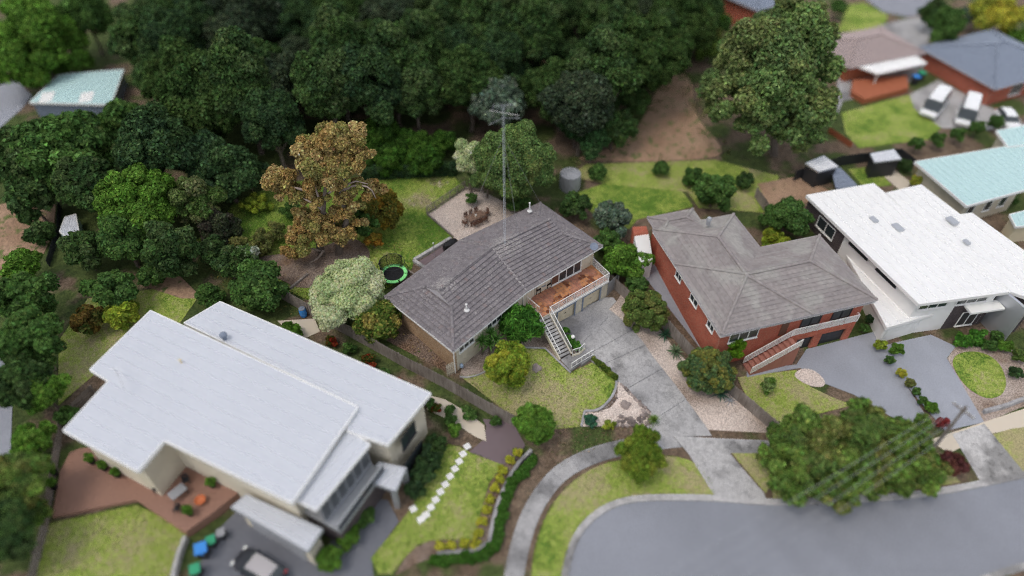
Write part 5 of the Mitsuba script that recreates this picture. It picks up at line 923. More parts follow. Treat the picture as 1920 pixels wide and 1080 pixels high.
def plant(name, label, px, py, rpx, zc, cols, asp=1.0, leaf=.2, n=16, rc=.42, cat='tree', group=None, depth=1.0, bottom=-.35, tr=None, seed=None, tint=.28, dens=42, jit=.55, var=.17, sub=True, lasp=.6, rough=.22):
    """A tree or shrub whose crown centre, zc above the ground, is seen at a pixel; rpx is its half width there."""
    q = np.random.default_rng(seed if seed is not None else int(px * 7 + py * 13)); c = W(px, py, zc); r = rpx * dist(c) / FOC; k = thing(name, label, cat, group)
    C, Rc = lobes((r, r * depth, r * asp), n, q, rc, bottom, var=var); C = C + c; g = hz(c[0], c[1])
    low = C[:, 2] - Rc < g; C[low, 2] = np.maximum(C[low, 2], g + Rc[low] * .6)
    put_crown(k, 'crown' if cat == 'tree' else 'foliage', clumps(C, Rc, leaf, q, GREENS[cols] if isinstance(cols, str) else cols, dens, jit, zmin=g + .03, tint=tint, sub=sub, lasp=lasp, rough=rough))
    add('trunk' if cat == 'tree' else 'stem', trunk([c[0], c[1], g], C, tr or max(.05, r * .075), q), 'bark_mat', k, smooth=True); return k
P_ = plant
# --- on the block
def gum():
    q = np.random.default_rng(11); k = thing('gum_tree', 'tall rusty orange gum tree with bare pale limbs on the back lawn', 'tree'); C, Rc, main = [], [], []
    for px, py, rp, zo, n in [(622,296,54,10.6,14),(540,362,30,8,6),(560,440,30,3.4,6),(625,440,34,3.2,6),(670,420,26,4,4),(578,282,34,11.8,8),(618,262,38,13,9),(660,266,36,12.6,9),(600,305,42,10.8,9),(648,306,40,10.8,9),(684,292,22,11.8,5),(632,335,30,9.6,6),(523,343,36,9,8),(560,372,26,7.5,5),(588,345,26,9,5),(660,392,26,6,4),(700,360,26,7.6,4),(598,378,26,7.2,5),(645,372,24,7.4,5),(676,352,24,8.4,4),(572,408,26,4.6,5),(604,418,34,4.8,7),(640,402,24,5.2,4),(570,455,28,2.8,5),(640,445,24,3.4,3),(545,478,22,1.8,3)]:
        c = W(px, py, zo); r = rp * dist(c) / FOC; a, b = lobes((r, r, r * .72), n, q, .46, -.2, .15); C.append(a + c); Rc.append(b); main.append(c)
    C, Rc = np.vstack(C), np.concatenate(Rc); put_crown(k, 'crown', clumps(C, Rc, .15, q, GREENS['rust'], 36, .7, tint=.34))
    b0 = W(604, 478); b1 = W(634, 476); m = np.array(main)
    ms = [tube([b0 - [0, 0, .4], b0 + [0, 0, 1.5], W(606, 395, 6), W(612, 330, 10)], [.42, .36, .24, .12], 9)]
    t2 = tube([b1 - [0, 0, .4], b1 + [.3, .2, 1.2], W(650, 415, 4.6), W(640, 360, 8), W(648, 310, 11)], [.45, .38, .3, .22, .1], 9)
    L = []
    for s, pts in [((606,395,6), [(585,380,7.5),(560,368,8)]),((606,395,6),[(590,350,9.2),(578,310,10.8)]),((612,365,7.6),[(640,345,9.5),(655,320,10.5)]),((640,360,8),[(668,345,9.2),(695,352,9),(705,372,7.5)]),((640,360,8),[(660,338,9.6),(690,345,9.2)]),((600,440,2.6),[(588,410,4),(575,400,5)]),((600,470,1),[(580,465,2),(560,478,1.6)]),((604,455,1.8),[(612,425,3.6),(630,400,4.8)]),((606,395,6),[(600,415,4),(592,428,3.4)]),((606,395,6),[(620,410,4.6),(628,420,4)]),((585,360,8.4),[(545,350,9),(520,345,9.2)]),((640,360,8),[(630,335,9.6),(640,300,11.5)]),((606,470,1.0),[(596,485,.8),(582,492,1.4)])]:
        P = [W(*s)] + [W(*p) for p in pts]; L.append(tube(chaikin(np.array(P), 1, False), np.linspace(.15, .04, len(chaikin(np.array(P), 1, False))), 5))
    add('trunk', ms, 'bark_mat', k, smooth=True); add('trunk', t2, 'bark_mat', k, smooth=True); add('limbs', L, 'limb_mat', k, smooth=True)
pr('limb_mat', (.36, .29, .25), .8)
gum()
P_('small_tree', 'orange and yellow autumn tree right of the rusty gum', 712, 392, 38, 2.6, [(.34,.19,.03),(.26,.19,.03),(.16,.15,.03),(.10,.12,.03)], leaf=.17, n=14, asp=.9)
P_('small_tree', 'dark green tree between the rusty gum and the autumn tree', 688, 418, 28, 2.2, 'mid', leaf=.17, n=10, cat='tree')
P_('small_tree', 'low orange bush at the foot of the autumn tree', 700, 452, 17, 1.0, [(.34,.17,.03),(.22,.17,.03)], leaf=.15, n=8, cat='shrub')
P_('variegated_tree', 'large pale cream leaved tree rounded like a cauliflower by the left fence', 648, 548, 70, 3.4, 'pale', asp=.85, leaf=.12, n=20, rc=.4, tint=.14, dens=36, jit=.4, var=.1)
P_('flowering_shrub', 'dark glossy shrub with yellow flowers at the left end of the house', 713, 600, 40, 2.0, 'flower', leaf=.15, n=16, cat='shrub', tint=.4)
P_('camphor_tree', 'tall dense dome shaped green tree behind the gravel pad', 966, 312, 66, 5.2, 'camphor', asp=1.2, leaf=.13, n=60, rc=.28, tint=.26, var=.04)
P_('small_tree', 'olive green tree in front of the tall dome shaped tree', 912, 325, 34, 3.4, 'camphor', asp=1.2, leaf=.17, n=16, rc=.36)
P_('variegated_tree', 'pale cream leaved tree left of the tall dome shaped tree', 880, 302, 29, 4.4, 'pale', asp=1.35, leaf=.13, n=14, rc=.4, tint=.18)
P_('shrub', 'small green bush at the back of the gravel pad', 886, 374, 12, .8, 'mid', leaf=.13, n=7, cat='shrub'); P_('shrub', 'dark bush at the roof edge below the tall dome tree', 975, 385, 20, 1.2, 'mid', leaf=.15, n=8, cat='shrub')
P_('dark_tree', 'large dark green tree at the top of the left tree group', 290, 282, 72, 7, 'dark', asp=.95, leaf=.2, n=26, rc=.36, tint=.45); P_('dark_tree', 'dark glossy tree right of the bright green tree', 425, 325, 62, 4, 'dark', asp=.75, leaf=.2, n=22, rc=.36, tint=.45); P_('dark_tree', 'very dark tree behind the left tree group', 370, 290, 52, 5, 'dark', asp=.8, leaf=.2, n=18, tint=.4); P_('dark_tree', 'dark tree at the right end of the left tree group', 465, 330, 36, 3, 'dark', leaf=.19, n=12, tint=.4)
P_('bright_tree', 'bright green bushy tree in the left tree group', 262, 385, 74, 4.5, 'bright', asp=.85, leaf=.17, n=34, rc=.3, tint=.34); P_('bright_tree', 'lighter green tree with pale tips right of the bright bushy tree', 368, 380, 50, 3.6, [(.09,.16,.04),(.13,.19,.06),(.07,.13,.035),(.18,.20,.09)], asp=1.0, leaf=.17, n=22, rc=.33, tint=.36); P_('dark_shrub', 'dull dark shrub at the top of the left fence', 412, 432, 36, 1.6, [(.045,.06,.035),(.06,.08,.04),(.07,.06,.05)], leaf=.16, n=14, cat='shrub')
P_('lime_shrub', 'small yellow green shrub alone on the back lawn', 481, 384, 26, .9, 'lime', asp=.6, leaf=.13, n=12, cat='shrub', rc=.3); P_('shrub', 'dark green bush left of the gum trunk', 543, 394, 17, 1.2, 'mid', asp=1.3, leaf=.14, n=9, cat='shrub'); P_('shrub', 'olive speckled bush on the leaf litter', 492, 458, 24, 1.0, 'olive', leaf=.13, n=10, cat='shrub'); P_('shrub', 'sparse olive bush above the leaf litter', 520, 437, 22, .8, 'olive', leaf=.12, n=7, cat='shrub', dens=14); P_('variegated_shrub', 'white tipped shrub against the left fence', 466, 480, 24, 1.0, 'variegated', leaf=.15, n=10, cat='shrub', tint=.2); P_('shrub', 'green bush along the left fence below the white tipped shrub', 492, 500, 14, .8, 'mid', leaf=.14, n=7, cat='shrub')
P_('shrub', 'speckled bush at the edge of the dull dark shrub', 448, 462, 20, .9, 'olive', leaf=.13, n=8, cat='shrub')
# --- front garden
P_('leafy_shrub', 'large glossy deep green shrub below the terrace corner', 976, 608, 40, 2.0, 'fern', asp=1.0, leaf=.34, n=26, rc=.34, cat='shrub', tint=.38, lasp=.2, jit=.9, dens=70)
P_('golden_shrub', 'golden green rounded shrub on the front lawn', 951, 686, 44, 1.9, [(.16,.26,.03),(.25,.33,.045),(.12,.21,.03),(.46,.45,.06)], asp=.95, leaf=.13, n=24, rc=.32, cat='shrub', tint=.3)
P_('corner_tree', 'dense green tree at the end of the left fence by the street', 1001, 795, 37, 2.0, 'bright', asp=1.0, leaf=.14, n=22, rc=.34, tint=.34)
P_('round_shrub', 'round clipped shrub nearest the right garage', 1210, 582, 41, 1.6, [(.12,.19,.05),(.15,.22,.06),(.10,.16,.04),(.19,.19,.06)], asp=.85, leaf=.1, n=70, rc=.24, cat='shrub', tint=.34, var=.03, dens=34, rough=.12); P_('round_shrub', 'round bluish green shrub with yellow patches at mid fence', 1328, 696, 46, 1.7, 'domeblue', asp=.85, leaf=.1, n=70, rc=.24, cat='shrub', tint=.34, var=.03, dens=34, rough=.12); P_('yellow_shrub', 'small yellow leaved bush at the foot of the bluish shrub', 1302, 715, 15, .6, [(.35,.27,.03),(.22,.22,.03)], leaf=.1, n=7, cat='shrub')
P_('shrub', 'bluish green low shrub in the pebble bed corner', 1108, 790, 14, .45, [(.05,.16,.09),(.08,.22,.12),(.04,.11,.07)], asp=.7, leaf=.11, n=10, cat='shrub'); P_('grass_tuft', 'low yellowish tuft in the pebble bed', 1143, 797, 12, .3, 'lime', asp=.5, leaf=.1, n=6, cat='shrub'); P_('shrub', 'green bush at the pointed street corner of the gravel', 1452, 804, 15, .6, 'mid', leaf=.11, n=8, cat='shrub', dens=22)
for i, (px, py, r) in enumerate([(1061,620,8),(1068,634,9),(1076,646,10),(1083,652,9)]): P_('hedge_shrub', ('first','second','third','last')[i] + ' bush down the stair side by the driveway', px, py, r, .5, 'fern', asp=.8, leaf=.1, n=7, cat='shrub', group='bushes beside the stairs')
def rosette(name, label, px, py, zc, r, n, cols, cat='plant', wd=.07, droop=.5, stem=True, group=None, seed=0):
    q = np.random.default_rng(int(px + py) + seed); c = W(px, py, zc); g = hz(c[0], c[1]); k = thing(name, label, cat, group)
    for i in range(n):
        a = i * 2.4 + q.normal(0, .15); el = math.radians(80 - 75 * (i / n) + q.normal(0, 5)); d = np.array([math.cos(a) * math.cos(el), math.sin(a) * math.cos(el), math.sin(el)]); L = r * q.uniform(.8, 1.15); s = np.array([-math.sin(a), math.cos(a), 0]) * wd; u = np.linspace(0, 1, 5)
        mid = c + d * (u[:, None] * L) - np.c_[u * 0, u * 0, droop * r * u ** 2 * math.cos(el)]; w = np.array([.6, 1, .9, .6, .05])[:, None]; dip = [0, 0, wd * .5]
        v = np.vstack([mid - s * w, mid - np.array(dip) * w, mid + s * w]); j = np.arange(4); f = np.vstack([np.c_[j, j + 1, j + 6], np.c_[j, j + 6, j + 5], np.c_[j + 5, j + 6, j + 11], np.c_[j + 5, j + 11, j + 10]]); col = np.asarray(cols[q.integers(0, len(cols))]) * q.uniform(.8, 1.25)
        add('leaf', (v, f), 'leaf_mat', k, smooth=False, color=np.tile(col, (15, 1)))
    if zc > .4: add('stem', tube([[c[0], c[1], g - .2], [c[0], c[1], c[2]]], [.1, .07], 7), 'bark_mat', k)
YU = [(.10,.24,.05),(.14,.30,.07),(.07,.17,.04)]
for px, py, z, lab in ((903,640,1.9,'spiky yucca head nearest the front window'),(917,645,1.5,'lowest spiky yucca head'),(930,637,1.7,'spiky yucca head beside the deep green shrub'),(920,626,2.2,'highest spiky yucca head against the wall')): rosette('yucca', lab, px, py, z, 1.0, 34, YU, wd=.06, droop=.35)
rosette('agave', 'dark spiky plant below the round clipped shrub', 1247, 628, .35, 1.0, 30, [(.035,.09,.05),(.05,.12,.07)], wd=.07); rosette('agave', 'pale striped spiky plant along the fence', 1266, 660, .4, 1.0, 46, [(.16,.24,.13),(.22,.28,.16),(.10,.17,.09)], wd=.06); rosette('agave', 'blue grey spiky plant below the bluish round shrub', 1352, 738, .35, .95, 30, [(.05,.13,.09),(.07,.16,.11)], wd=.06); rosette('agave', 'blue green spiky plant beside the golden shrub', 972, 655, .4, .8, 26, [(.05,.14,.11),(.07,.18,.13)], wd=.06)
rosette('cordyline', 'bright green spiky rosette at the street end of the driveway', 1226, 788, .4, .75, 50, [(.16,.27,.05),(.22,.32,.07),(.10,.19,.04)], wd=.035, droop=.5)
def hedge(name, label, pts, w, hgt, cols, leaf=.1, cat='hedge', world=None, kind=None, dens=60):
    q = np.random.default_rng(len(label)); P = LineString(chaikin(W2(pts), 1, False)); n = int(P.length / (w * .45)) + 2; C, Rc = [], []
    for s in np.linspace(0, P.length, n): c = P.interpolate(s); C.append([c.x + q.normal(0, .06), c.y + q.normal(0, .06), hz(c.x, c.y) + hgt * .5]); Rc.append(w * .55 * q.uniform(.85, 1.15))
    C, Rc = np.array(C), np.array(Rc)
    if hgt > w * 1.2: C = np.vstack([C, C + [0, 0, hgt * .35], C - [0, 0, hgt * .3]]); Rc = np.tile(Rc, 3)
    k = thing(name, label, cat); put_crown(k, 'foliage', clumps(C, Rc, leaf, q, GREENS[cols] if isinstance(cols, str) else cols, dens)); add('stem', [tube([[x, y, hz(x, y) - .2], [x, y, z]], .03, 4) for x, y, z in C[:n:3]], 'bark_mat', k); return k
hedge('low_hedge', 'narrow clipped hedge between lawn and driveway', [(1113,676),(1130,690),(1154,711)], .45, .45, [(.10,.16,.03),(.18,.22,.04),(.06,.10,.02)], .08)
hedge('creeper_hedge', 'dark creeper covered back fence between gum tree and dome tree', [(690,334),(770,330),(850,327)], 1.0, 1.4, 'dark', .16)
hedge('low_hedge', 'clipped dark green hedge outside the low curved wall', [(1000,868),(975,890),(952,925),(940,965),(928,1045),(815,1054)], .8, .7, [(.05,.13,.02),(.07,.16,.03)], .11)
# --- left neighbour's planting
for i, (px, py) in enumerate([(970,848),(957,863),(943,882),(937,898),(928,915),(920,937),(913,957),(905,977),(897,1000),(892,1020),(870,1019),(845,1023),(825,1024)]):
    q = np.random.default_rng(i); c = W(px, py, .35); k = thing('yellow_shrub', ['first','second','third','fourth','fifth','sixth','seventh','eighth','ninth','tenth','eleventh','twelfth','last'][i] + ' small yellow shrub along the low curved wall, counted from the top', 'shrub', 'yellow shrubs in a row'); C, Rc = lobes((.42, .42, .36), 7, q, .45); put_crown(k, 'foliage', clumps(C + c, Rc, .09, q, [(.45,.46,.05),(.36,.40,.05),(.52,.50,.07)], 40)); add('stem', tube([c - [0, 0, .6], c], .03, 4), 'bark_mat', k)
for i, (px, py, r, z, cols) in enumerate([(622,1048,25,.9,'bright'),(652,1005,22,.8,'bright'),(684,968,20,.8,'mid'),(793,888,24,1.0,'dark'),(806,862,24,1.2,'dark'),(818,835,22,1.1,'forest'),(780,915,20,.8,'dark'),(852,806,13,.6,'bright'),(843,770,10,.6,'mid'),(805,755,10,.6,'mid')]):
    P_('garden_shrub', ['rounded green shrub nearest the garage corner','second green shrub along the dark driveway','third green shrub by the portico','dark shrub right of the portico pillar','dark shrub under the street end window','topmost dark shrub at the street end','low dark shrub below the portico pillar','small bright shrub by the cream strip','small green shrub in the planter strip','small green shrub at the house corner'][i], px, py, r, z, cols, leaf=.14, n=10, cat='shrub')
fl = [('red flowering',[(.30,.03,.02),(.06,.10,.02),(.05,.09,.02)]),('green','mid')]
for i, (px, py) in enumerate([(622,640),(655,655),(690,678),(722,700),(752,722),(782,745),(818,765),(845,788),(880,778),(930,790)]):
    P_('border_shrub', ['first','second','third','fourth','fifth','sixth','seventh','eighth','ninth','tenth'][i] + ' ' + fl[i % 2][0] + ' bush along the outside of the paling fence, from the left', px, py, 11 + (i % 3) * 2, .5, fl[i % 2][1] if i < 8 else 'mid', leaf=.13, n=7, cat='shrub')
for i, (px, py, r, z, cols, cat, lab) in enumerate([(482,540,52,2.2,'mid','tree','broad green tree outside the paling fence'),(430,495,30,2,'forest','tree','dark tree behind the broad green tree'),(400,470,26,2,'forest','tree','dark tree under the fence corner'),(545,628,22,.7,'bright','shrub','bright low shrub between roof and fence'),
  (330,470,52,3.4,'forest','tree','dark tree below the bright bushy tree'),(235,452,56,3.4,'mid','tree','mid green tree left of the dark lower trees'),(160,470,40,2.6,'forest','tree','dark tree beside the greenhouse'),(215,545,46,2.6,'mid','tree','green tree with fine leaves above the round shrubs'),(170,600,31,1.6,[(.09,.09,.025),(.06,.10,.025),(.16,.10,.03)],'shrub','round bronze green shrub on the back lawn'),(228,592,29,1.4,'lime','shrub','round yellow green shrub beside the bronze one'),(285,520,26,1.2,'mid','shrub','low green shrub by the reddish path'),(395,555,24,1.0,'mid','shrub','green shrub above the modern house corner'),
  (45,560,52,4,'mid','tree','green tree left of the back lawn'),(62,640,56,4,'mid','tree','large green tree at the left edge, middle of the row'),(40,720,50,3.4,'forest','tree','dark tree at the left edge beside the drive'),(85,735,40,2.6,'bright','tree','bright tree left of the low fence'),(45,500,34,2.4,'bright','tree','bright small tree below the vegetable plot'),(30,900,52,4,'street','tree','yellowish tree at the lower left edge'),(20,1000,54,4,'forest','tree','dark tree at the bottom left corner'),(60,830,36,1.8,'bright','shrub','bright shrub outside the low fence'),(70,960,26,1.4,'street','shrub','yellowish shrub by the lower low fence'),(75,440,26,1.4,'forest','shrub','dark shrub in the vegetable plot'),(130,780,20,.8,'mid','shrub','green shrub at the roof corner by the low fence'),(300,650,22,1,'mid','shrub','shrub hidden behind the modern house')]):
    P_('garden_tree' if cat == 'tree' else 'garden_shrub', lab, px, py, r, z, cols, leaf=.2, n=14, cat=cat, rc=.38)
for p, i in zip(POTS, range(7)):
    q = np.random.default_rng(i); k = thing('potted_plant', ['leafy plant in the pot right of the deck table','leafy plant in the near deck pot','leafy plant in the leftmost roof edge pot','leafy plant in the middle roof edge pot','leafy plant in the rightmost roof edge pot','leafy plant in the upper pot by the low fence','leafy plant in the lower pot by the low fence'][i], 'plant'); C, Rc = lobes((.4, .4, .4), 7, q, .45); put_crown(k, 'foliage', clumps(C + p + [0, 0, .75], Rc, .1, q, GREENS['bright'])); add('stem', tube([p + [0, 0, .3], p + [0, 0, .8]], .02, 4), 'bark_mat', k)
# --- street and right hand neighbours
P_('street_shrub', 'round yellow green tree on the verge outside the block', 1199, 856, 45, 1.8, [(.13,.22,.03),(.19,.28,.04),(.10,.17,.025),(.26,.30,.05)], asp=.9, leaf=.16, n=24, rc=.32)
q = np.random.default_rng(5); k = thing('street_tree', 'huge spreading green tree over the street verge', 'tree'); C, Rc, cen = [], [], []
for px, py, rp, zo, n in [(1526, 828, 66, 3.6, 19), (1622, 818, 74, 4.0, 21), (1495, 878, 61, 2.7, 17), (1579, 878, 64, 3.2, 17), (1664, 858, 64, 3.2, 17), (1707, 828, 46, 3.0, 11), (1558, 923, 44, 2.1, 11), (1622, 908, 42, 2.2, 11), (1728, 888, 40, 2.1, 11), (1442, 858, 33, 1.9, 9), (1463, 908, 31, 1.8, 8), (1765, 873, 24, 1.8, 7)]:
    c = W(px, py, zo); r = rp * dist(c) / FOC; a, b = lobes((r, r, r * .75), n, q, .36, -.2, .2, var=.3); C.append(a + c); Rc.append(b); cen.append(c)
put_crown(k, 'crown', clumps(np.vstack(C), np.concatenate(Rc), .19, q, GREENS['street'], 30, tint=.34)); tb_ = W(1590, 900); add('trunk', trunk(tb_, np.array(cen), .4, q, 10), 'bark_mat', k, smooth=True)
P_('maroon_tree', 'small dark maroon tree at the right end of the huge street tree', 1783, 868, 24, 1.8, 'maroon', leaf=.18, n=10, asp=1.2); P_('maroon_shrub', 'reddish bush between the two driveways', 1768, 793, 12, .7, [(.28,.05,.05),(.2,.05,.05)], leaf=.13, n=7, cat='shrub')
P_('conifer', 'egg shaped lime green conifer at the red brick corner', 1371, 652, 22, 1.7, [(.10,.22,.02),(.15,.27,.02)], asp=1.5, leaf=.12, n=18, rc=.34, cat='tree'); P_('conifer', 'small conifer with pale tip on the dull lawn', 1441, 722, 12, 1.1, [(.10,.20,.03),(.24,.33,.12)], asp=1.9, leaf=.11, n=12, rc=.4, cat='tree')
for i, (px, py, r, cols) in enumerate([(1648,648,11,'lime'),(1682,655,13,'bright'),(1668,675,9,'mid'),(1690,700,9,'yellow'),(1706,718,9,'olive'),(1718,735,8,'mid'),(1745,765,13,'bright'),(1730,752,8,'mid'),(1620,615,9,'mid'),(1632,600,9,'dark')]):
    P_('border_shrub', 'bush ' + ['at the top','second','third','fourth','fifth','sixth','eighth','seventh','tucked at the wall','hidden highest'][i] + ' in the strip between the two right driveways', px, py, r, .6, cols, leaf=.13, n=8, cat='shrub')
for i, (px, py, r, cols) in enumerate([(1805,640,16,'fern'),(1830,634,18,'fern'),(1855,650,13,'mid'),(1885,650,14,'bright'),(1912,668,15,'street'),(1905,700,12,'dark'),(1870,632,12,'mid')]):
    P_('garden_shrub', ['leftmost deep green shrub','broad deep green shrub','middle green shrub','bright green shrub','yellowish shrub','dark low shrub','small green shrub'][i] + ' in the bed behind the oval lawn', px, py, r, .6, cols, leaf=.14, n=8, cat='shrub')
for i, (px, py, r, z, cols, lab) in enumerate([(1082,388,28,1.6,'forest','dark shrub beside the rear right house corner'),(1146,408,34,2.2,'grey','grey green tree on the lawn behind the red brick house'),(1168,492,40,1.8,'bright','bright green shrub outside the terrace fence'),(1195,535,22,1.2,'mid','green shrub at the fence above the round shrub'),(1140,455,26,1.4,'mid','green shrub right of the satellite dish'),(1338,362,38,2,'mid','green bushy tree behind the grey tiled roof'),(1475,412,42,2,'mid','round green tree between the tiled and white roofs'),(1300,335,20,1,'mid','green shrub in the rough grass'),(1395,340,16,1,'forest','dark shrub at the sandy yard'),(1240,318,14,.8,'mid','small shrub below the dirt track'),(1120,325,18,1,'mid','small shrub right of the water tank'),(1450,452,22,.7,'lime','low yellowish shrub behind the grey tiled roof'),(1595,395,1,.5,'mid','x')][:-1]):
    P_('garden_tree' if r > 30 else 'garden_shrub', lab, px, py, r, z, cols, leaf=.18, n=16, cat='tree' if r > 30 else 'shrub', rc=.36)
q = np.random.default_rng(8); k = thing('big_gum', 'very large grey green gum tree at the upper right', 'tree'); C, Rc, cen = [], [], []
for px, py, rp, zo, n in [(1460,120,105,11,26),(1500,60,70,13,12),(1400,190,80,8,14),(1500,190,78,8,14),(1370,150,50,8.5,8),(1420,240,56,5.5,9),(1490,250,52,5.5,8),(1540,130,44,9,6),(1350,210,36,6,5)]:
    c = W(px, py, zo); r = rp * dist(c) / FOC; a, b = lobes((r, r, r * .8), n, q, .34, -.25, .2, var=.28); C.append(a + c); Rc.append(b); cen.append(c)
put_crown(k, 'crown', clumps(np.vstack(C), np.concatenate(Rc), .24, q, GREENS['gum'], 30, tint=.34)); tb_ = W(1450, 290); add('trunk', trunk(tb_, np.array(cen), .55, q, 9), 'bark_mat', k, smooth=True)
for i, (px, py, r, z, asp, cols, lab) in enumerate([(1772,52,28,4,1.7,'mid','tall dark conifer left of the blue grey roof'),(1745,25,20,3,1.6,'forest','slim conifer at the top street'),(1862,28,46,3.6,.8,'yellow','bright yellow tree at the upper right'),(1830,30,24,2.4,.9,'grey','greyish tree left of the yellow tree'),(1905,70,20,1.6,.9,'bright','bright shrub below the yellow tree'),(1310,40,34,3.4,1.1,'bright','bright tree at the forest edge by the top path'),(1352,48,18,2.2,1.3,'mid','small dark tree beside the top brick wall'),(1378,72,14,1.5,1.1,'bright','bright bush at the foot of the top brick wall'),(1330,85,30,2.2,1,'street','yellowish tree left of the big gum'),(1572,14,16,2,1,'mid','small tree by the green verge'),(1900,130,10,.8,1,'mid','x')][:-1]):
    P_('garden_tree', lab, px, py, r, z, cols, asp=asp, leaf=.26, n=14, rc=.38)
for i, (px, py) in enumerate([(1718,270),(1757,262),(1796,253),(1832,241),(1866,229)]): P_('small_tree', ['first','second','third','fourth','fifth'][i] + ' from the left of five small round trees above the teal roof', px, py, 14, 1.4, 'mid', leaf=.17, n=9, cat='tree', group='five small round trees')
for px, py, lab in ((1721,341,'left yellow bush behind the white roof'),(1755,354,'right yellow bush behind the white roof')): P_('yellow_shrub', lab, px, py, 13, .8, 'yellow', leaf=.14, n=8, cat='shrub')
P_('garden_shrub', 'dark hedge bush beside the pale strip', 1695, 312, 14, .8, 'forest', leaf=.15, n=8, cat='shrub'); P_('garden_shrub', 'green bush below the long teal roof', 1890, 375, 14, .8, 'mid', leaf=.15, n=8, cat='shrub')
# --- upper left
for i, (px, py, r, z, cols, lab) in enumerate([(70,95,84,4.6,'bright','big bright green tree at the upper left corner'),(160,30,44,6,'mid','green tree behind the big bright corner tree'),(120,292,84,5,'mid','broad green tree below the metal shed'),(40,300,62,5,'forest','dark tree at the left edge below the road'),(235,235,44,5,'mid','tree at the right of the metal shed'),(60,370,40,3.4,'forest','dark tree above the vegetable plot'),(165,350,56,4.4,'forest','dark tree left of the bright bushy tree'),(262,85,50,8,'forest','dark tall tree right of the metal shed'),(935,195,52,5,'grey','bluish grey tree behind the television mast')]):
    P_('tall_tree', lab, px, py, r, z, cols, leaf=.28, n=24, rc=.36, tint=.38)
for i, (px, py, r) in enumerate([(720,265,40),(770,275,36),(740,300,30),(800,300,34),(690,295,26),(830,270,26)]): P_('understorey_shrub', ['upper left','upper right','lower middle','lower right','leftmost','topmost right'][i] + ' bright green shrub at the forest foot', px, py, r, 1.8, [(.05,.12,.02),(.07,.15,.025),(.04,.09,.02)], leaf=.22, n=12, cat='shrub', group='bright shrubs at the forest foot')
# --- the forest: copies of six trees
FT = []
for i, (R, asp, cols, leaf, n) in enumerate([((4.2,4.2,4.0),1,'forest',.27,26),((3.6,3.6,4.6),1,'forest',.26,24),((4.6,4.6,3.6),1,[(.055,.10,.03),(.07,.12,.035),(.04,.08,.025)],.28,28),((3.2,3.2,4.4),1,'dark',.25,22),((3.8,3.8,3.8),1,[(.05,.075,.045),(.065,.09,.05)],.27,24),((3.0,3.0,5.2),1,'forest',.25,26)]):
    q = np.random.default_rng(100 + i); C, Rc = lobes(R, n, q, .36, -.5); m = clumps(C, Rc, leaf * .75, q, GREENS[cols] if isinstance(cols, str) else cols, 34, tint=.34); t = trunk([0, 0, -9.5], C, .32, q, 8)
    scene[f'forest_crown_group_{i}'] = {'type': 'shapegroup', 'a': mikit.ply((m[0], m[1]), 'leaf_mat', color=m[2])}; scene[f'forest_trunk_group_{i}'] = {'type': 'shapegroup', 'a': mikit.ply(cat_(t), 'bark_mat', smooth=True)}
reg = Polygon([U(*p, 8)[:2] for p in [(290,-60),(1300,-70),(1300,60),(1215,150),(1170,215),(1040,225),(960,150),(860,185),(690,215),(500,270),(400,250),(320,200),(270,110)]]); q = np.random.default_rng(21); pts = []; x0, y0, x1, y1 = reg.bounds
for _ in range(6000):
    p = np.array([q.uniform(x0, x1), q.uniform(y0, y1)])
    if reg.contains(Point(p)) and all(np.hypot(*(p - o)) > 4.5 for o in pts): pts.append(p)
for p in pts:
    i = q.integers(0, 6); s = q.uniform(.75, 1.2); g = hz(*p); k = thing('forest_tree', 'dark green tree in the dense forest across the top of the picture', 'tree', 'trees of the dense forest'); to = T().translate([*p, g + 6.2 * s + q.uniform(-.5, 2.2)]).rotate([0, 0, 1], q.uniform(0, 360)).scale([s, s, s * q.uniform(.9, 1.2)])
    scene[k + '__crown'] = {'type': 'instance', 'shapegroup': {'type': 'ref', 'id': f'forest_crown_group_{i}'}, 'to_world': to}; scene[k + '__trunk'] = {'type': 'instance', 'shapegroup': {'type': 'ref', 'id': f'forest_trunk_group_{i}'}, 'to_world': to}
for i, (px, py, r) in enumerate([(1080,235,36),(1120,190,40),(1060,180,44),(1150,240,34),(1110,265,30),(1175,180,34)]): P_('forest_edge_tree', ['left','middle','upper left','right','lowest','upper right'][i] + ' one of the bushy trees where forest meets dirt track', px, py, r, 3.2, 'forest' if i % 2 else [(.05,.11,.04),(.06,.12,.045)], leaf=.26, n=14)
# power pole and lines over the street
c = W(1806, 770, 8.2); k = thing('power_pole', 'timber power pole with a crossarm beside the bright white crossover', 'power pole'); g = hz(c[0], c[1]); add('pole', tube([[c[0], c[1], g - .3], [c[0], c[1], c[2] + .5]], [.17, .12], 8), 'wood_grey_mat', k, smooth=True); ad = np.array([.55, -.83]); add('crossarm', bar([*(c[:2] - ad * .9), c[2]], [*(c[:2] + ad * .9), c[2]], .11, .12), 'wood_grey_mat', k)
for i in range(4):
    e = c[:2] + ad * (-.8 + i * .53); add('insulator', lathe([(.05, .06), (.07, .12), (.05, .2), (0, .22)], [*e, c[2]], 8), 'white_mat', k); p1 = np.array([*e, c[2] + .2]); p2 = U(1060 + i * 60, 1180, 8.0); s = np.linspace(0, 1, 11)
    add('power_line', tube(p1 + (p2 - p1) * s[:, None] - np.c_[s * 0, s * 0, np.sin(s * math.pi) * .7], .013, 4), 'galv_mat', label=['leftmost', 'second', 'third', 'rightmost'][i] + ' of four thin overhead wires crossing the street', cat='wire', group='overhead wires')

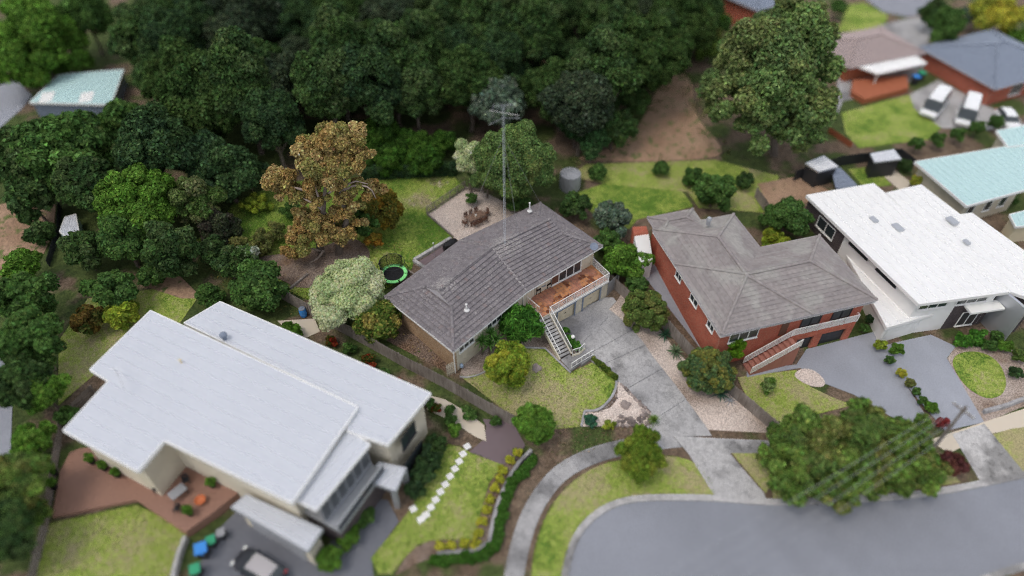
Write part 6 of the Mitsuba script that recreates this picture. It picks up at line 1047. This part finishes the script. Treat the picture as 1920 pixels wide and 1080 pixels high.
# loose small things on the ground
def scatter(name, label, polys, dens, size, cols, upright=False, seed=1, holes=None, clump=0):
    q = np.random.default_rng(seed); P = []
    for g in polys:
        g = g if hasattr(g, 'area') else Polygon(g).buffer(0); x0, y0, x1, y1 = g.bounds; n = int(dens * (x1 - x0) * (y1 - y0)); p = np.c_[q.uniform(x0, x1, n), q.uniform(y0, y1, n)]; p = p[contains_xy(g, p[:, 0], p[:, 1])]
        if clump: p = p[mikit.meshkit.noise(np.c_[p * clump, p[:, :1] * 0], seed) > q.uniform(.25, .8, len(p))]
        P.append(p)
    P = np.vstack(P); z = _H(np.c_[P[:, 0].clip(-169, 168), P[:, 1].clip(-9, 227)]) + (.05 if upright else .075); N_ = q.normal(size=(len(P), 3)) * [1, 1, .3 if upright else .35] + ([0, 0, .5] if upright else [0, 0, 1]); N_ /= np.linalg.norm(N_, axis=1, keepdims=True)
    c = np.asarray(cols)[q.integers(0, len(cols), len(P))] * np.exp(q.normal(0, .25, (len(P), 1))); m = leaves(np.c_[P, z], N_, size, c, q); add(name, (m[0], m[1]), 'leaf_mat', label=label, kind='stuff', color=m[2])
lw = [Polygon(W2(FL)).buffer(-.05), Polygon(W2(BL)).difference(Polygon(LM).buffer(0)), Polygon(FLn).buffer(0), Polygon(ML).buffer(0), vp]
scatter('grass_tufts', 'taller grass tufts scattered through the lawns and verge', lw, 34, .075, [(.13,.22,.035),(.20,.28,.05),(.27,.30,.08),(.09,.16,.03),(.34,.31,.16)], True, 2)
scatter('grass_fringe', 'ragged grass fringe along the lawn edges', [g.buffer(.09).difference(g.buffer(-.14)) for g in lw], 130, .07, [(.12,.20,.03),(.20,.27,.05),(.08,.14,.025)], True, 3, clump=1.3)
scatter('fallen_leaves', 'fallen yellow and brown leaves on the back lawn and under the gum tree', [Polygon(LM).buffer(3.0), Polygon(W2([(850,640),(700,620),(745,640),(845,700)])).buffer(.2)], 9, .07, [(.36,.26,.10),(.25,.15,.07),(.45,.36,.10),(.16,.10,.06)], seed=4)
scatter('wood_chips', 'pale wood chips and dry litter on the back lawn', [Polygon(chaikin(W2([(762,375),(790,362),(815,372),(812,390),(780,394)]), 2)), Polygon(chaikin(W2([(800,345),(830,338),(848,345),(825,354)]), 2))], 40, .11, [(.55,.46,.38),(.42,.33,.26),(.65,.58,.50)], seed=5, clump=1.1)
scatter('street_litter', 'dry leaves and twigs along the mulch beside the footpath', [Polygon(W2([(1000,812),(1090,803),(1210,803),(1225,822),(1130,838),(1040,880)])), Polygon(W2([(1340,808),(1480,815),(1440,826),(1345,820)]))], 16, .08, [(.30,.22,.15),(.20,.13,.09),(.10,.13,.04)], seed=6)

dirt = Polygon(chaikin(W2([(1060,300),(1140,285),(1200,240),(1235,160),(1262,130),(1300,150),(1300,220),(1370,290),(1300,300),(1180,304)]), 2)).buffer(0)
scatter('weed_tufts', 'weedy grass along the ragged edge of the dirt track', [dirt.buffer(1.2).difference(dirt.buffer(-1.6))], 14, .16, [(.10,.15,.04),(.17,.20,.06),(.07,.11,.03),(.25,.22,.11)], True, 7, clump=.7)
